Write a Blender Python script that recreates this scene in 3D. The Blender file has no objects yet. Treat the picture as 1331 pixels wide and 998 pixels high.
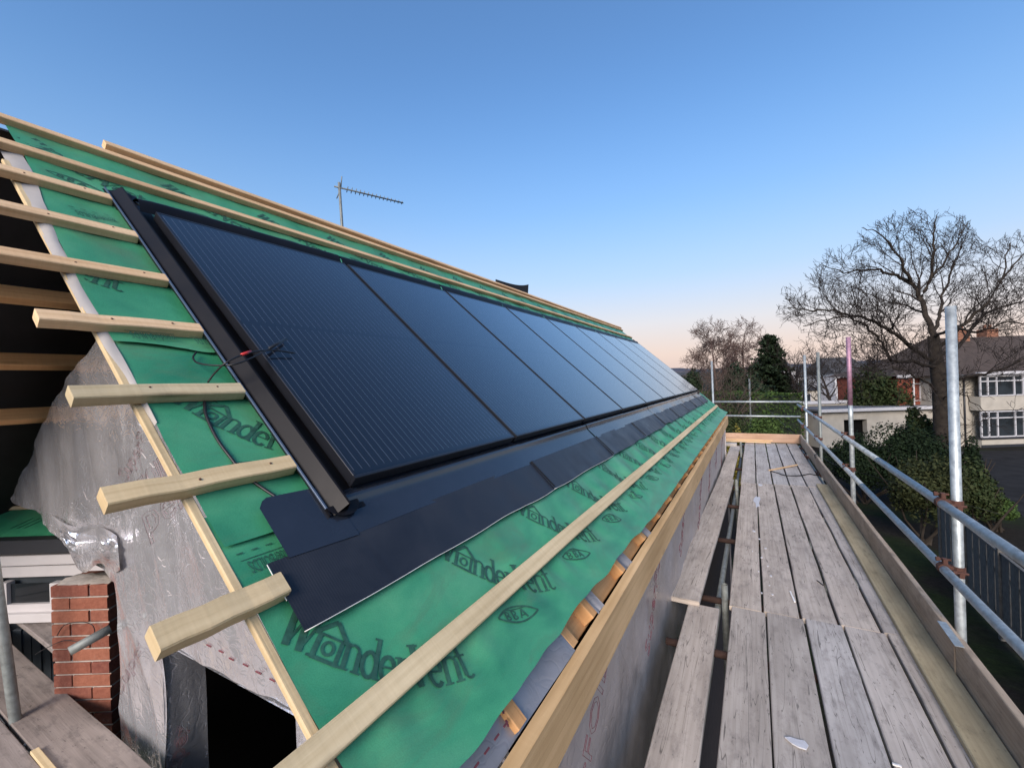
import bpy, math, random
import numpy as np
from mathutils import Vector, noise

sc = bpy.context.scene
COL = sc.collection
rnd = random.Random(7)
nrs = np.random.RandomState(7)

# ------------------------------------------------------------------ camera
Z0 = 5.5                                   # camera height above the garden
FPX, CX, CY = 561.75, 665.5, 499.0         # focal length and centre, in photograph pixels
YAW, PITCH, ROLL = 0.510122, -0.001608, 0.033413
_f = np.array([-math.sin(YAW)*math.cos(PITCH), math.cos(YAW)*math.cos(PITCH), math.sin(PITCH)])
_r = np.array([math.cos(YAW), math.sin(YAW), 0.0]); _u = np.cross(_r, _f)
F = _f; R = math.cos(ROLL)*_r - math.sin(ROLL)*_u; U = math.sin(ROLL)*_r + math.cos(ROLL)*_u
RH = np.array([math.cos(YAW), math.sin(YAW), 0.0]); FH = np.array([-math.sin(YAW), math.cos(YAW), 0.0])
cam = bpy.data.objects.new('camera', bpy.data.cameras.new('camera')); COL.objects.link(cam)
cam.data.sensor_width = 36.0; cam.data.lens = 36.0*FPX/1331.0
cam.data.clip_start = 0.05; cam.data.clip_end = 6000
from mathutils import Matrix
cam.matrix_world = Matrix(((R[0], U[0], -F[0], 0), (R[1], U[1], -F[1], 0), (R[2], U[2], -F[2], Z0), (0, 0, 0, 1)))
sc.camera = cam

# ------------------------------------------------------------------ sky, sun, exposure
SUN_EL, SUN_ROT = math.radians(28.0), math.radians(171.0)
world = bpy.data.worlds.new('World'); sc.world = world; world.use_nodes = True
wn = world.node_tree; bg = wn.nodes['Background']
sky = wn.nodes.new('ShaderNodeTexSky'); sky.sky_type = 'NISHITA'; sky.sun_disc = False
sky.sun_elevation = SUN_EL; sky.sun_rotation = SUN_ROT
sky.air_density = 1.0; sky.dust_density = 1.0; sky.ozone_density = 3.0; sky.altitude = 0
tc = wn.nodes.new('ShaderNodeTexCoord'); sp = wn.nodes.new('ShaderNodeSeparateXYZ')
wn.links.new(tc.outputs['Generated'], sp.inputs[0])
rampm = wn.nodes.new('ShaderNodeValToRGB')      # how much of the dusk band, by elevation only
cr = rampm.color_ramp; cr.interpolation = 'EASE'
cr.elements[0].position = 0.0; cr.elements[0].color = (1, 1, 1, 1)
cr.elements[1].position = 0.62; cr.elements[1].color = (0, 0, 0, 1)
rampc = wn.nodes.new('ShaderNodeValToRGB')      # colour of the band, pink low to pale blue above
cc = rampc.color_ramp
cc.elements[0].position = 0.0; cc.elements[0].color = (3.5, 2.75, 2.55, 1)
cc.elements[1].position = 0.60; cc.elements[1].color = (0.98, 2.0, 3.55, 1)
e = cc.elements.new(0.05); e.color = (4.1, 3.25, 2.85, 1)
e = cc.elements.new(0.12); e.color = (3.75, 3.45, 3.4, 1)
e = cc.elements.new(0.22); e.color = (2.55, 3.05, 3.7, 1)
e = cc.elements.new(0.36); e.color = (1.65, 2.55, 3.7, 1)
wn.links.new(sp.outputs['Z'], rampm.inputs[0]); wn.links.new(sp.outputs['Z'], rampc.inputs[0])
tint = wn.nodes.new('ShaderNodeMix'); tint.data_type = 'RGBA'; tint.blend_type = 'MULTIPLY'
tint.inputs[0].default_value = 1.0; tint.inputs[7].default_value = (0.74, 0.96, 1.10, 1)
wn.links.new(sky.outputs[0], tint.inputs[6])
mixs = wn.nodes.new('ShaderNodeMix'); mixs.data_type = 'RGBA'
wn.links.new(rampm.outputs[0], mixs.inputs[0]); wn.links.new(tint.outputs[2], mixs.inputs[6]); wn.links.new(rampc.outputs[0], mixs.inputs[7])
wn.links.new(mixs.outputs[2], bg.inputs[0]); bg.inputs[1].default_value = 0.05
sun = bpy.data.objects.new('sun', bpy.data.lights.new('sun', 'SUN')); COL.objects.link(sun)
sun.data.energy = 1.1; sun.data.angle = math.radians(28); sun.data.color = (1.0, 0.85, 0.74)
_sd = Vector((math.sin(SUN_ROT)*math.cos(SUN_EL), math.cos(SUN_ROT)*math.cos(SUN_EL), math.sin(SUN_EL)))
sun.rotation_euler = _sd.to_track_quat('Z', 'Y').to_euler()
sun.location = (0, 0, 40)
sc.view_settings.view_transform = 'Standard'; sc.view_settings.look = 'None'
sc.view_settings.gamma = 1.0; sc.view_settings.use_curve_mapping = False
sc.view_settings.exposure = 2.15

# ------------------------------------------------------------------ helpers
O = np.array([-2.31766, 0.0, 0.822517 + Z0])      # panel top edge, glass surface
TH = 0.727946
DN = np.array([math.cos(TH), 0, -math.sin(TH)]); NR = np.array([math.sin(TH), 0, math.cos(TH)])
YV = np.array([0, 1.0, 0]); ZV = np.array([0, 0, 1.0]); XV = np.array([1.0, 0, 0])
CAM = np.array([0, 0, Z0])
def P(s, y, h=0.0):                                # roof coordinates -> world
    return O + DN*s + NR*h + YV*y
def ray(x, y): return F + R*(x-CX)/FPX - U*(y-CY)/FPX
def at_d(x, y, d): return CAM + ray(x, y)*d
def at_z(x, y, z): d = ray(x, y); return CAM + d*((z-Z0)/d[2])
def at_y(x, y, Y): d = ray(x, y); return CAM + d*(Y/d[1])
def at_x(x, y, X): d = ray(x, y); return CAM + d*(X/d[0])
def at_roof(x, y, h):
    d = ray(x, y); t = ((O-CAM)@NR + h)/(d@NR); return CAM + d*t
def roof_sy(x, y, h):
    p = at_roof(x, y, h); return (p-O)@DN, p[1]

WL = {}                                            # world position of every object's origin
def _link(o, parent, loc):
    COL.objects.link(o)
    loc = Vector(loc)
    if parent is not None:
        o.parent = parent; o.location = loc - WL[parent.name]
    else:
        o.location = loc
    WL[o.name] = loc
    return o
def thing(name, label, cat, loc, group=None):
    o = _link(bpy.data.objects.new(name, None), None, loc); o.empty_display_size = 0.2
    o['label'] = label; o['category'] = cat
    if group: o['group'] = group
    return o
def tag(o, label, cat, group=None):
    o['label'] = label; o['category'] = cat
    if group: o['group'] = group
    return o
def struct(o): o['kind'] = 'structure'; return o
def stuff(o): o['kind'] = 'stuff'; return o

class MB:                                          # collects geometry, with uv in metres
    def __init__(s): s.v = []; s.f = []; s.uv = []; s.sm = []
    def add(s, verts, faces, uvs=None, smooth=False):
        b = len(s.v); s.v.extend([tuple(map(float, p)) for p in verts])
        for i, fc in enumerate(faces):
            s.f.append(tuple(b+k for k in fc)); s.sm.append(smooth)
            s.uv.append(uvs[i] if uvs is not None else [(verts[k][0], verts[k][1]) for k in fc])
    def sweep(s, path, prof, side, up, caps=True, smooth=False, u0=None, closed=True, scales=None):
        # path: points; prof: (a,b) pairs along side/up; uv: u along the path, v round the profile
        path = [np.array(p, float) for p in path]; n = len(prof); m = len(path)
        u0 = rnd.uniform(0, 50) if u0 is None else u0; v0 = rnd.uniform(0, 20)
        vs = []; us = []; L = 0
        for i, p in enumerate(path):
            if i: L += np.linalg.norm(p-path[i-1])
            us.append(u0+L); k = 1 if scales is None else scales[i]
            sd = side[i] if isinstance(side, list) else side; uu = up[i] if isinstance(up, list) else up
            for a, b in prof: vs.append(p + sd*a*k + uu*b*k)
        vv = [v0]
        for j in range(n):
            a, b = prof[j], prof[(j+1) % n]; vv.append(vv[-1]+math.hypot(b[0]-a[0], b[1]-a[1]))
        fs = []; uv = []
        for i in range(m-1):
            for j in range(n if closed else n-1):
                k = (j+1) % n
                fs.append((i*n+j, i*n+k, (i+1)*n+k, (i+1)*n+j))
                uv.append([(us[i], vv[j]), (us[i], vv[j+1]), (us[i+1], vv[j+1]), (us[i+1], vv[j])])
        if caps and closed:
            fs.append(tuple(range(n-1, -1, -1))); uv.append([(us[0]+prof[j][0]*.3, v0+prof[j][1]) for j in range(n-1, -1, -1)])
            fs.append(tuple((m-1)*n+j for j in range(n))); uv.append([(us[-1]+prof[j][0]*.3, v0+prof[j][1]) for j in range(n)])
        s.add(vs, fs, uv, smooth)
        return s
    def bar(s, p0, p1, w, t, up=ZV, ch=0.004, seg=1, warp=0.0):
        # rectangular timber or strip from p0 to p1, chamfered; up is the thickness direction
        p0 = np.array(p0, float); p1 = np.array(p1, float); d = p1-p0; d = d/np.linalg.norm(d)
        side = np.cross(d, up); side /= np.linalg.norm(side); up2 = np.cross(side, d)
        a, b = w/2, t/2; c = min(ch, a*.4, b*.4)
        prof = [(-a+c, -b), (a-c, -b), (a, -b+c), (a, b-c), (a-c, b), (-a+c, b), (-a, b-c), (-a, -b+c)]
        path = []
        for i in range(seg+1):
            q = p0+(p1-p0)*i/seg
            if 0 < i < seg and warp: q = q + side*rnd.uniform(-warp, warp) + up2*rnd.uniform(-warp, warp)*.6
            path.append(q)
        s.sweep(path, prof, side, up2)
        return s
    def box(s, c, size, ax=XV, ay=YV, az=ZV, ch=0.0):
        c = np.array(c, float); h = [k/2 for k in size]
        s.bar(c-ax*h[0], c+ax*h[0], size[1], size[2], az, ch if ch else 0.0005)
        return s
    def tube(s, path, r, sides=10, scales=None, caps=True):
        path = [np.array(p, float) for p in path]; m = len(path); S = []; UPS = []
        ref = None
        for i in range(m):
            d = path[min(i+1, m-1)]-path[max(i-1, 0)]; L = np.linalg.norm(d); d = d/L if L > 1e-9 else ZV
            if ref is None: ref = ZV if abs(d[2]) < .9 else XV
            a = np.cross(d, ref); a /= max(1e-9, np.linalg.norm(a)); b = np.cross(a, d); ref = b
            S.append(a); UPS.append(b)
        prof = [(r*math.cos(2*math.pi*k/sides), r*math.sin(2*math.pi*k/sides)) for k in range(sides)]
        return s.sweep(path, prof, S, UPS, caps=caps, smooth=True, scales=scales)
    def grid(s, nu, nv, fn, smooth=True, uvfn=None, flip=False):
        vs = []; uvc = []
        for i in range(nu+1):
            for j in range(nv+1):
                vs.append(fn(i/nu, j/nv)); uvc.append(uvfn(i/nu, j/nv) if uvfn else (i/nu, j/nv))
        fs = []; uv = []
        for i in range(nu):
            for j in range(nv):
                q = [i*(nv+1)+j, (i+1)*(nv+1)+j, (i+1)*(nv+1)+j+1, i*(nv+1)+j+1]
                if flip: q.reverse()
                fs.append(tuple(q)); uv.append([uvc[k] for k in q])
        s.add(vs, fs, uv, smooth); return s
    def build(s, name, mat, parent=None, loc=None):
        V = np.array(s.v)
        if loc is None:
            loc = WL[parent.name] if parent is not None and parent.type == 'EMPTY' else (V.min(0)+V.max(0))/2
            if parent is None: loc = [loc[0], loc[1], V[:, 2].min()]
        loc = np.array(loc, float)
        me = bpy.data.meshes.new(name); me.from_pydata((V-loc).tolist(), [], s.f)
        uvl = me.uv_layers.new(name='UVMap'); flat = [c for f in s.uv for p in f for c in p]
        uvl.data.foreach_set('uv', flat)
        me.polygons.foreach_set('use_smooth', s.sm)
        me.materials.append(mat); me.update()
        return _link(bpy.data.objects.new(name, me), parent, loc)

# ------------------------------------------------------------------ materials
class Mat:
    def __init__(s, name):
        s.m = bpy.data.materials.new(name); s.m.use_nodes = True; s.nt = s.m.node_tree
        s.b = s.nt.nodes['Principled BSDF']
    def n(s, t, **kw):
        nd = s.nt.nodes.new(t)
        for k, v in kw.items():
            if k.startswith('i_'):
                key = k[2:]; nd.inputs[int(key) if key.isdigit() else key.replace('_', ' ')].default_value = v
            else: setattr(nd, k, v)
        return nd
    def l(s, a, b): s.nt.links.new(a, b)
    def coord(s, kind, scale, rand=False):
        t = s.n('ShaderNodeTexCoord'); mp = s.n('ShaderNodeMapping'); mp.inputs['Scale'].default_value = scale
        if rand:
            oi = s.n('ShaderNodeObjectInfo'); mu = s.n('ShaderNodeVectorMath', operation='SCALE'); cb = s.n('ShaderNodeCombineXYZ')
            s.l(oi.outputs['Random'], cb.inputs[0]); s.l(oi.outputs['Random'], cb.inputs[1]); s.l(oi.outputs['Random'], cb.inputs[2])
            mu.inputs['Scale'].default_value = 37.0; s.l(cb.outputs[0], mu.inputs[0])
            ad = s.n('ShaderNodeVectorMath', operation='ADD'); s.l(t.outputs[kind], ad.inputs[0]); s.l(mu.outputs[0], ad.inputs[1])
            s.l(ad.outputs[0], mp.inputs[0])
        else: s.l(t.outputs[kind], mp.inputs[0])
        return mp.outputs[0]
    def noise(s, vec, scale, detail=4, rough=.55, dist=0.0):
        nd = s.n('ShaderNodeTexNoise', i_Scale=scale, i_Detail=detail, i_Roughness=rough, i_Distortion=dist); s.l(vec, nd.inputs['Vector']); return nd.outputs['Fac']
    def ramp(s, fac, stops):
        nd = s.n('ShaderNodeValToRGB'); c = nd.color_ramp
        while len(c.elements) < len(stops): c.elements.new(.5)
        for e_, (p, col) in zip(c.elements, stops):
            e_.position = p; e_.color = (*col, 1) if len(col) == 3 else col
        s.l(fac, nd.inputs[0]); return nd.outputs[0]
    def mix(s, fac, a, b, blend='MIX'):
        nd = s.n('ShaderNodeMix', data_type='RGBA', blend_type=blend)
        for sock, v in ((0, fac), (6, a), (7, b)):
            if isinstance(v, (int, float)): nd.inputs[sock].default_value = v
            elif isinstance(v, tuple): nd.inputs[sock].default_value = (*v, 1)
            else: s.l(v, nd.inputs[sock])
        return nd.outputs[2]
    def math(s, op, a, b=0.0, c=0.0):
        nd = s.n('ShaderNodeMath', operation=op)
        for i, v in enumerate((a, b, c)):
            if isinstance(v, (int, float)): nd.inputs[i].default_value = v
            else: s.l(v, nd.inputs[i])
        return nd.outputs[0]
    def bump(s, h, strength, dist=.01):
        nd = s.n('ShaderNodeBump', i_Strength=strength, i_Distance=dist); s.l(h, nd.inputs['Height']); s.l(nd.outputs[0], s.b.inputs['Normal'])
    def base(s, c):
        if isinstance(c, tuple): s.b.inputs['Base Color'].default_value = (*c, 1)
        else: s.l(c, s.b.inputs['Base Color'])
        return s
    def set(s, rough=.6, metal=0.0, spec=.5):
        for k, v in (('Roughness', rough), ('Metallic', metal), ('Specular IOR Level', spec)):
            if isinstance(v, (int, float)): s.b.inputs[k].default_value = v
            else: s.l(v, s.b.inputs[k])
        return s

def wood(name, c1, c2, c3, knots=True, sawk=.07, dirt=0.0, dirtc=(.05, .05, .05), grain=1.0, rough=.75, crack=False):
    m = Mat(name)
    g = m.noise(m.coord('UV', (1.1, 38*grain, 1), True), 1.6, 6, .62, .35)
    col = m.ramp(g, [(.28, c1), (.5, c2), (.74, c3)])
    rings = m.n('ShaderNodeTexWave', bands_direction='Y', i_Scale=1.0, i_Distortion=7.0, i_Detail=3.0); rings.inputs['Detail Scale'].default_value = 1.2
    m.l(m.coord('UV', (.55, 11*grain, 1), True), rings.inputs['Vector'])
    col = m.mix(.30, col, m.ramp(rings.outputs['Fac'], [(0, c1), (.6, c3)]))
    if knots:
        v = m.n('ShaderNodeTexVoronoi', i_Scale=1.0); m.l(m.coord('UV', (2.1, 9, 1), True), v.inputs['Vector'])
        k = m.ramp(v.outputs['Distance'], [(.05, (1, 1, 1)), (.14, (0, 0, 0))])
        col = m.mix(k, col, tuple(x*.38 for x in c1))
    tone = m.noise(m.coord('UV', (1.3, 5, 1), True), 1.3, 3)
    col = m.mix(.55, col, m.ramp(tone, [(.3, tuple(x*.72 for x in c2)), (.7, tuple(min(1, x*1.12) for x in c3))]))
    oi = m.n('ShaderNodeObjectInfo')
    col = m.mix(1.0, col, m.ramp(oi.outputs['Random'], [(0, (.78, .76, .74)), (.35, (1.0, .93, .86)), (.7, (1, .98, .97)), (1, (.90, .92, .95))]), 'MULTIPLY')
    if dirt:
        dn = m.noise(m.coord('UV', (3, 7, 1), True), 2.3, 6, .7)
        col = m.mix(m.math('MULTIPLY', m.ramp(dn, [(.5, (0, 0, 0)), (.68, (1, 1, 1))]), dirt), col, dirtc)
        sp_ = m.noise(m.coord('UV', (9, 22, 1), True), 3.0, 3, .6)
        col = m.mix(m.math('MULTIPLY', m.ramp(sp_, [(.64, (0, 0, 0)), (.70, (1, 1, 1))]), dirt), col, tuple(x*.5 for x in dirtc))
    if crack:
        w = m.noise(m.coord('UV', (.8, 14, 1), True), 1.5, 2, .5, .6)
        ck = m.math('ABSOLUTE', m.math('SUBTRACT', w, .5))
        col = m.mix(m.ramp(ck, [(.0, (.75, .75, .75)), (.008, (0, 0, 0))]), col, (.03, .026, .022))
    saw = m.noise(m.coord('UV', (60, 3, 1), True), 2.0, 3, .6); col = m.mix(sawk, col, m.ramp(saw, [(.35, tuple(x*.5 for x in c1)), (.65, c3)]))
    m.base(col).set(rough, 0, .3); m.bump(m.math('ADD', g, m.math('MULTIPLY', saw, sawk*2)), .45, .005)
    return m.m
def plain(name, c, rough=.6, metal=0.0, spec=.5, var=.15, scale=6.0, bump=0.0):
    m = Mat(name); n_ = m.noise(m.coord('Object', (1, 1, 1)), scale, 5)
    m.base(m.ramp(n_, [(.25, tuple(x*(1-var) for x in c)), (.75, tuple(min(1, x*(1+var)) for x in c))])).set(rough, metal, spec)
    if bump: m.bump(n_, bump, .01)
    return m.m

M = {}
M['batten'] = wood('batten_wood', (.44, .255, .115), (.66, .43, .23), (.80, .60, .375))
M['batten_green'] = wood('treated_wood', (.35, .255, .125), (.56, .435, .245), (.70, .585, .375))
M['rafter'] = wood('rafter_wood', (.42, .20, .075), (.60, .31, .125), (.70, .41, .19))
M['fascia'] = wood('fascia_wood', (.40, .24, .105), (.58, .385, .185), (.70, .50, .28), grain=.7, sawk=.03)
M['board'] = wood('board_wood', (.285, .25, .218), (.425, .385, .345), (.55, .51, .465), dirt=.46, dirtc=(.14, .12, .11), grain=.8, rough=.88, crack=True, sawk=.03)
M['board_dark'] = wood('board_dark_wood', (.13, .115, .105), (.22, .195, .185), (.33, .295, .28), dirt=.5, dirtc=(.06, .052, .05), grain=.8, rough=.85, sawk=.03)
M['board_green'] = wood('board_green_wood', (.30, .245, .15), (.42, .36, .23), (.53, .47, .32), dirt=.3, dirtc=(.10, .085, .05), rough=.8, sawk=.03)
M['toe'] = wood('toe_wood', (.24, .175, .12), (.37, .285, .20), (.50, .40, .30), dirt=.4, dirtc=(.12, .09, .07), rough=.8, sawk=.03)
M['toe_end'] = wood('toe_end_wood', (.30, .17, .10), (.45, .28, .18), (.55, .38, .27), rough=.8)

def membrane_mat():
    m = Mat('green_membrane'); uv = m.coord('UV', (1, 1, 1))
    n1 = m.noise(uv, 3.2, 4, .55, .4); n2 = m.noise(uv, 40, 4, .6)
    col = m.ramp(n1, [(.28, (.020, .172, .080)), (.50, (.050, .268, .126)), (.74, (.105, .345, .170))])
    dirt = m.noise(m.coord('UV', (1, 1.6, 1)), 2.2, 6, .68, .8)
    col = m.mix(m.ramp(dirt, [(.50, (0, 0, 0)), (.70, (.75, .75, .75))]), col, (.085, .175, .085))
    fine = m.noise(uv, 260, 2, .5)
    col = m.mix(.16, col, m.ramp(fine, [(.3, (.008, .10, .07)), (.7, (.06, .34, .23))]))
    sc_ = m.noise(m.coord('UV', (2, 20, 1)), 4, 3, .6)
    col = m.mix(m.ramp(sc_, [(.70, (0, 0, 0)), (.78, (.25, .25, .25))]), col, (.20, .30, .22))
    m.base(col).set(.42, 0, .5); m.bump(m.math('ADD', m.noise(uv, 8, 6, .62, .25), m.math('MULTIPLY', fine, .12)), .15, .02)
    return m.m
M['membrane'] = membrane_mat()
M['ink'] = plain('membrane_ink', (.020, .085, .055), .6, var=.45, scale=60)
def foil_mat(name, tintc=(.74, .74, .77), rough=.24, b=.35, met=1.0):
    m = Mat(name); ob = m.coord('Object', (1, 1, 1))
    n1 = m.noise(ob, 7, 6, .6, .9)
    v = m.n('ShaderNodeTexVoronoi', feature='DISTANCE_TO_EDGE', i_Scale=7.0)
    wv = m.n('ShaderNodeVectorMath', operation='ADD'); nz = m.n('ShaderNodeTexNoise', i_Scale=5.0); m.l(ob, nz.inputs['Vector'])
    m.l(ob, wv.inputs[0]); m.l(nz.outputs['Color'], wv.inputs[1]); m.l(wv.outputs[0], v.inputs['Vector'])
    crease = m.ramp(v.outputs['Distance'], [(0, (0, 0, 0)), (.10, (1, 1, 1))])
    h = m.math('ADD', m.math('MULTIPLY', n1, .45), m.math('MULTIPLY', crease, .22))
    m.base(m.ramp(n1, [(.3, tuple(x*.82 for x in tintc)), (.7, tintc)]))
    m.set(m.ramp(m.noise(ob, 3, 4), [(.3, (rough*.7,)*3), (.7, (rough*1.6,)*3)]), 1.0, .5)
    m.bump(h, b, .03); m.b.inputs['Metallic'].default_value = met; return m.m
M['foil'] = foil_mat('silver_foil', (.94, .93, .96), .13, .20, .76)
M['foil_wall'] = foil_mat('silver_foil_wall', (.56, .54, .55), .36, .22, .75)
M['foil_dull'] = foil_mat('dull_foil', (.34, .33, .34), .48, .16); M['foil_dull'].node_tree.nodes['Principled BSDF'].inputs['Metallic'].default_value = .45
M['liner'] = plain('pale_liner', (.36, .335, .31), .6, var=.15, scale=9)
M['red_ink'] = plain('red_ink', (.15, .035, .045), .5, var=.2)
M['black'] = plain('dark_underlay', (.011, .010, .012), .8, var=.4)
M['dark_in'] = plain('dark_interior', (.004, .004, .004), .95, var=.2, spec=.1)  # near-black colour standing in for the lack of light indoors

def panel_mat():
    m = Mat('solar_cells'); t = m.n('ShaderNodeTexCoord'); s_ = m.n('ShaderNodeSeparateXYZ'); m.l(t.outputs['UV'], s_.inputs[0])
    u, v = s_.outputs[0], s_.outputs[1]
    fr = m.math('FRACT', m.math('DIVIDE', m.math('ADD', u, .0005), .0324))
    d = m.math('MULTIPLY', m.math('ABSOLUTE', m.math('SUBTRACT', fr, .5)), .0324)
    line = m.math('LESS_THAN', d, .00045)
    midg = m.math('GREATER_THAN', m.math('ABSOLUTE', m.math('SUBTRACT', v, .83)), .012)
    ends = m.math('LESS_THAN', m.math('ABSOLUTE', m.math('SUBTRACT', v, .8265)), .795)
    mask = m.math('MULTIPLY', m.math('MULTIPLY', line, midg), ends)
    n_ = m.noise(m.coord('UV', (1, 1, 1)), 5, 3)
    col = m.mix(n_, (.0035, .004, .0065), (.0045, .005, .0085))
    col = m.mix(m.math('MULTIPLY', mask, .75), col, (.30, .32, .35))
    m.base(col).set(.30, 0, .25)
    m.b.inputs['Coat Weight'].default_value = 1.0; m.b.inputs['Coat IOR'].default_value = 1.43
    sm = m.noise(m.coord('Object', (1, 1, 1)), 2.2, 5, .6)
    m.l(m.ramp(sm, [(.35, (.05,)*3), (.7, (.09,)*3)]), m.b.inputs['Coat Roughness'])
    return m.m
M['cells'] = panel_mat()
M['frame'] = plain('black_frame', (.010, .011, .015), .38, 0, .5, .2)
def flash_mat():
    m = Mat('black_flashing'); n_ = m.noise(m.coord('Object', (1, 1, 1)), 4, 5, .6, .5)
    m.base(m.ramp(n_, [(.3, (.0055, .005, .006)), (.7, (.010, .009, .010))]))
    m.set(m.ramp(n_, [(.35, (.36,)*3), (.7, (.48,)*3)]), 0, .16); m.bump(m.noise(m.coord('Object', (1, 1, 1)), 3, 2), .06, .03)
    return m.m
M['flash'] = flash_mat()
M['lip'] = plain('bare_lip_metal', (.085, .115, .165), .35, .3, .6)  # pale blue colour puts a thin highlight along the channel edge
M['flash_blue'] = plain('apron_upper_metal', (.017, .021, .031), .18, 0, .7, .25, 4)
def apron_mat():                                   # pleated lead substitute, fine ribs at its end
    m = Mat('apron_sheet'); n_ = m.noise(m.coord('Object', (1, 1, 1)), 5, 5, .6, .5)
    m.base(m.ramp(n_, [(.3, (.012, .013, .018)), (.7, (.022, .024, .031))])).set(m.ramp(n_, [(.35, (.34,)*3), (.7, (.50,)*3)]), 0, .38)
    w = m.n('ShaderNodeTexWave', bands_direction='X', i_Scale=1.0); m.l(m.coord('UV', (45, 0, 0)), w.inputs['Vector'])
    m.bump(w.outputs['Fac'], .10, .004); return m.m
M['apron'] = apron_mat()
M['edge_white'] = plain('sealant_edge', (.72, .70, .66), .5)
M['cable'] = plain('cable_rubber', (.010, .010, .011), .45)
M['red'] = plain('red_plastic', (.55, .035, .03), .4)
def galv(name, c=(.43, .47, .475), rust=.35, rough=.42):
    m = Mat(name); ob = m.coord('UV', (1, 1, 1), True)
    n_ = m.noise(ob, 22, 6, .65); col = m.ramp(n_, [(.3, tuple(x*.62 for x in c)), (.55, c), (.75, tuple(min(1, x*1.3) for x in c))])
    st = m.noise(m.coord('UV', (.8, 9, 1), True), 2.6, 5, .7)
    col = m.mix(m.math('MULTIPLY', m.ramp(st, [(.58, (0, 0, 0)), (.74, (1, 1, 1))]), rust), col, (.17, .145, .125))
    m.base(col).set(m.ramp(n_, [(.3, (rough,)*3), (.7, (rough+.2,)*3)]), .55, .5); m.bump(n_, .12, .003); return m.m
M['galv'] = galv('galvanised_steel')
M['galv_dull'] = galv('dull_tube', (.24, .26, .25), .7, .55)
M['rusty'] = galv('rusty_steel', (.125, .060, .046), .5, .75)
M['rust_dark'] = galv('dark_rust_tube', (.075, .044, .036), .5, .8)
M['pink'] = galv('pink_painted_tube', (.40, .23, .31), .5, .5)
M['brick'] = None
def brick_mat():
    m = Mat('red_brick'); oi = m.n('ShaderNodeObjectInfo'); ob = m.coord('Object', (1, 1, 1), True)
    col = m.ramp(oi.outputs['Random'], [(0, (.12, .042, .030)), (.3, (.25, .080, .046)), (.6, (.36, .140, .078)), (1, (.17, .052, .038))])
    n_ = m.noise(ob, 45, 6, .7); col = m.mix(.5, col, m.ramp(n_, [(.3, (.08, .022, .017)), (.7, (.27, .11, .075))]))
    fl = m.noise(ob, 14, 4, .6); col = m.mix(m.ramp(fl, [(.62, (0, 0, 0)), (.75, (.35, .35, .35))]), col, (.28, .23, .20))
    m.base(col).set(.88, 0, .25); m.bump(n_, .5, .006); return m.m
M['brick'] = brick_mat()
M['brick_dark'] = plain('dark_masonry', (.045, .030, .026), .95, var=.4, scale=9)  # lower wall toned dark, painting the shade seen through the board gaps
M['mortar'] = plain('mortar', (.36, .32, .28), .95, var=.25, scale=40, bump=.5)
M['white_upvc'] = plain('white_frame_paint', (.50, .48, .48), .4, var=.06)
M['cladding'] = plain('dark_cladding', (.045, .055, .065), .45, var=.3)
M['gutter'] = plain('dark_gutter', (.02, .022, .028), .5)
M['paint_spot'] = plain('white_paint_drip', (.50, .50, .52), .6, var=.12, scale=30)
def glass_mat(name, c=(.02, .025, .03)):
    m = Mat(name); n_ = m.noise(m.coord('Object', (1, 1, 1)), 1.1, 2); m.base(m.ramp(n_, [(.3, tuple(x*.5 for x in c)), (.7, tuple(x*1.6 for x in c))])).set(.06, 0, .6); return m.m
M['glass'] = glass_mat('window_glass')

# ------------------------------------------------------------------ wrinkles
def nz(x, y, z=0.0): return noise.noise(Vector((x, y, z)))
def mem_h(s, y):                                    # height of the membrane over the rafters
    h = -.079 - .005*math.sin(math.pi*(y-.55)/.42)**2 + .0035*nz(s*3, y*3, 1.3)
    h += .0022*nz(s*9+y*5, y*9-s*4, 4.1)
    h += .0045*(1-abs(nz(s*1.7+y*.9, y*1.3-s*.6, 6.3)))**9 + .003*(1-abs(nz(s*2.2-y*1.5, y*1.9+s, 3.7)))**9
    ph = y/.132 + 1.1*nz(y*1.7, .3, 2.2)
    pin = math.sin(2*math.pi*ph)*(.6+.8*nz(y*3.1, 7.7, .2))
    if s > 2.20:
        t = s-2.20; h += .06*t + .3*t*t; h += .0125*min(1, .2+max(0, y-.6)/1.6)*pin*math.exp(-((t-.035)/.06)**2)
        h += .006*nz(y*4, s*3, 9.)*min(1, t*8)
    elif s > 1.95:
        t = 2.14-s; amp = min(1, max(0, y-1.2)/3)
        h += (.003+.010*amp)*math.sin(2*math.pi*(y/.27+.35*nz(y*1.3, 1, 1)))*math.exp(-(max(t, 0)/.16)**2)
    return h
def mem_end(y):
    k = min(1, max(0, (y-1.5)/1.4))
    return 2.385+.035*k+(.018*nz(y*2.1, 3.3, 1)+.014*nz(y*7, 1.3, 5))*(1-.75*k)
YA, YB = .546, 10.95                               # near and far verge

# ================================================================== SETTING: ground
def ground_mat():
    m = Mat('garden_ground'); ob = m.coord('Object', (1, 1, 1))
    n1 = m.noise(ob, .22, 5, .6); n2 = m.noise(ob, 6, 5, .7)
    g = m.ramp(n2, [(.3, (.010, .015, .007)), (.7, (.022, .032, .013))]); s_ = m.ramp(n2, [(.3, (.011, .010, .009)), (.7, (.026, .023, .020))])
    m.base(m.mix(m.ramp(n1, [(.42, (0, 0, 0)), (.52, (1, 1, 1))]), g, s_)).set(.97, 0, .06); m.bump(n2, .8, .05); return m.m
gm = MB(); gm.grid(24, 24, lambda a, b: (-2500+5000*a, -1500+5500*b, 0), uvfn=lambda a, b: (a*100, b*100))
struct(gm.build('ground', ground_mat(), loc=(0, 0, 0)))
asph = plain('asphalt', (.021, .021, .022), .95, 0, .08, .45, 1.3, .3)
dm = MB()
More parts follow.
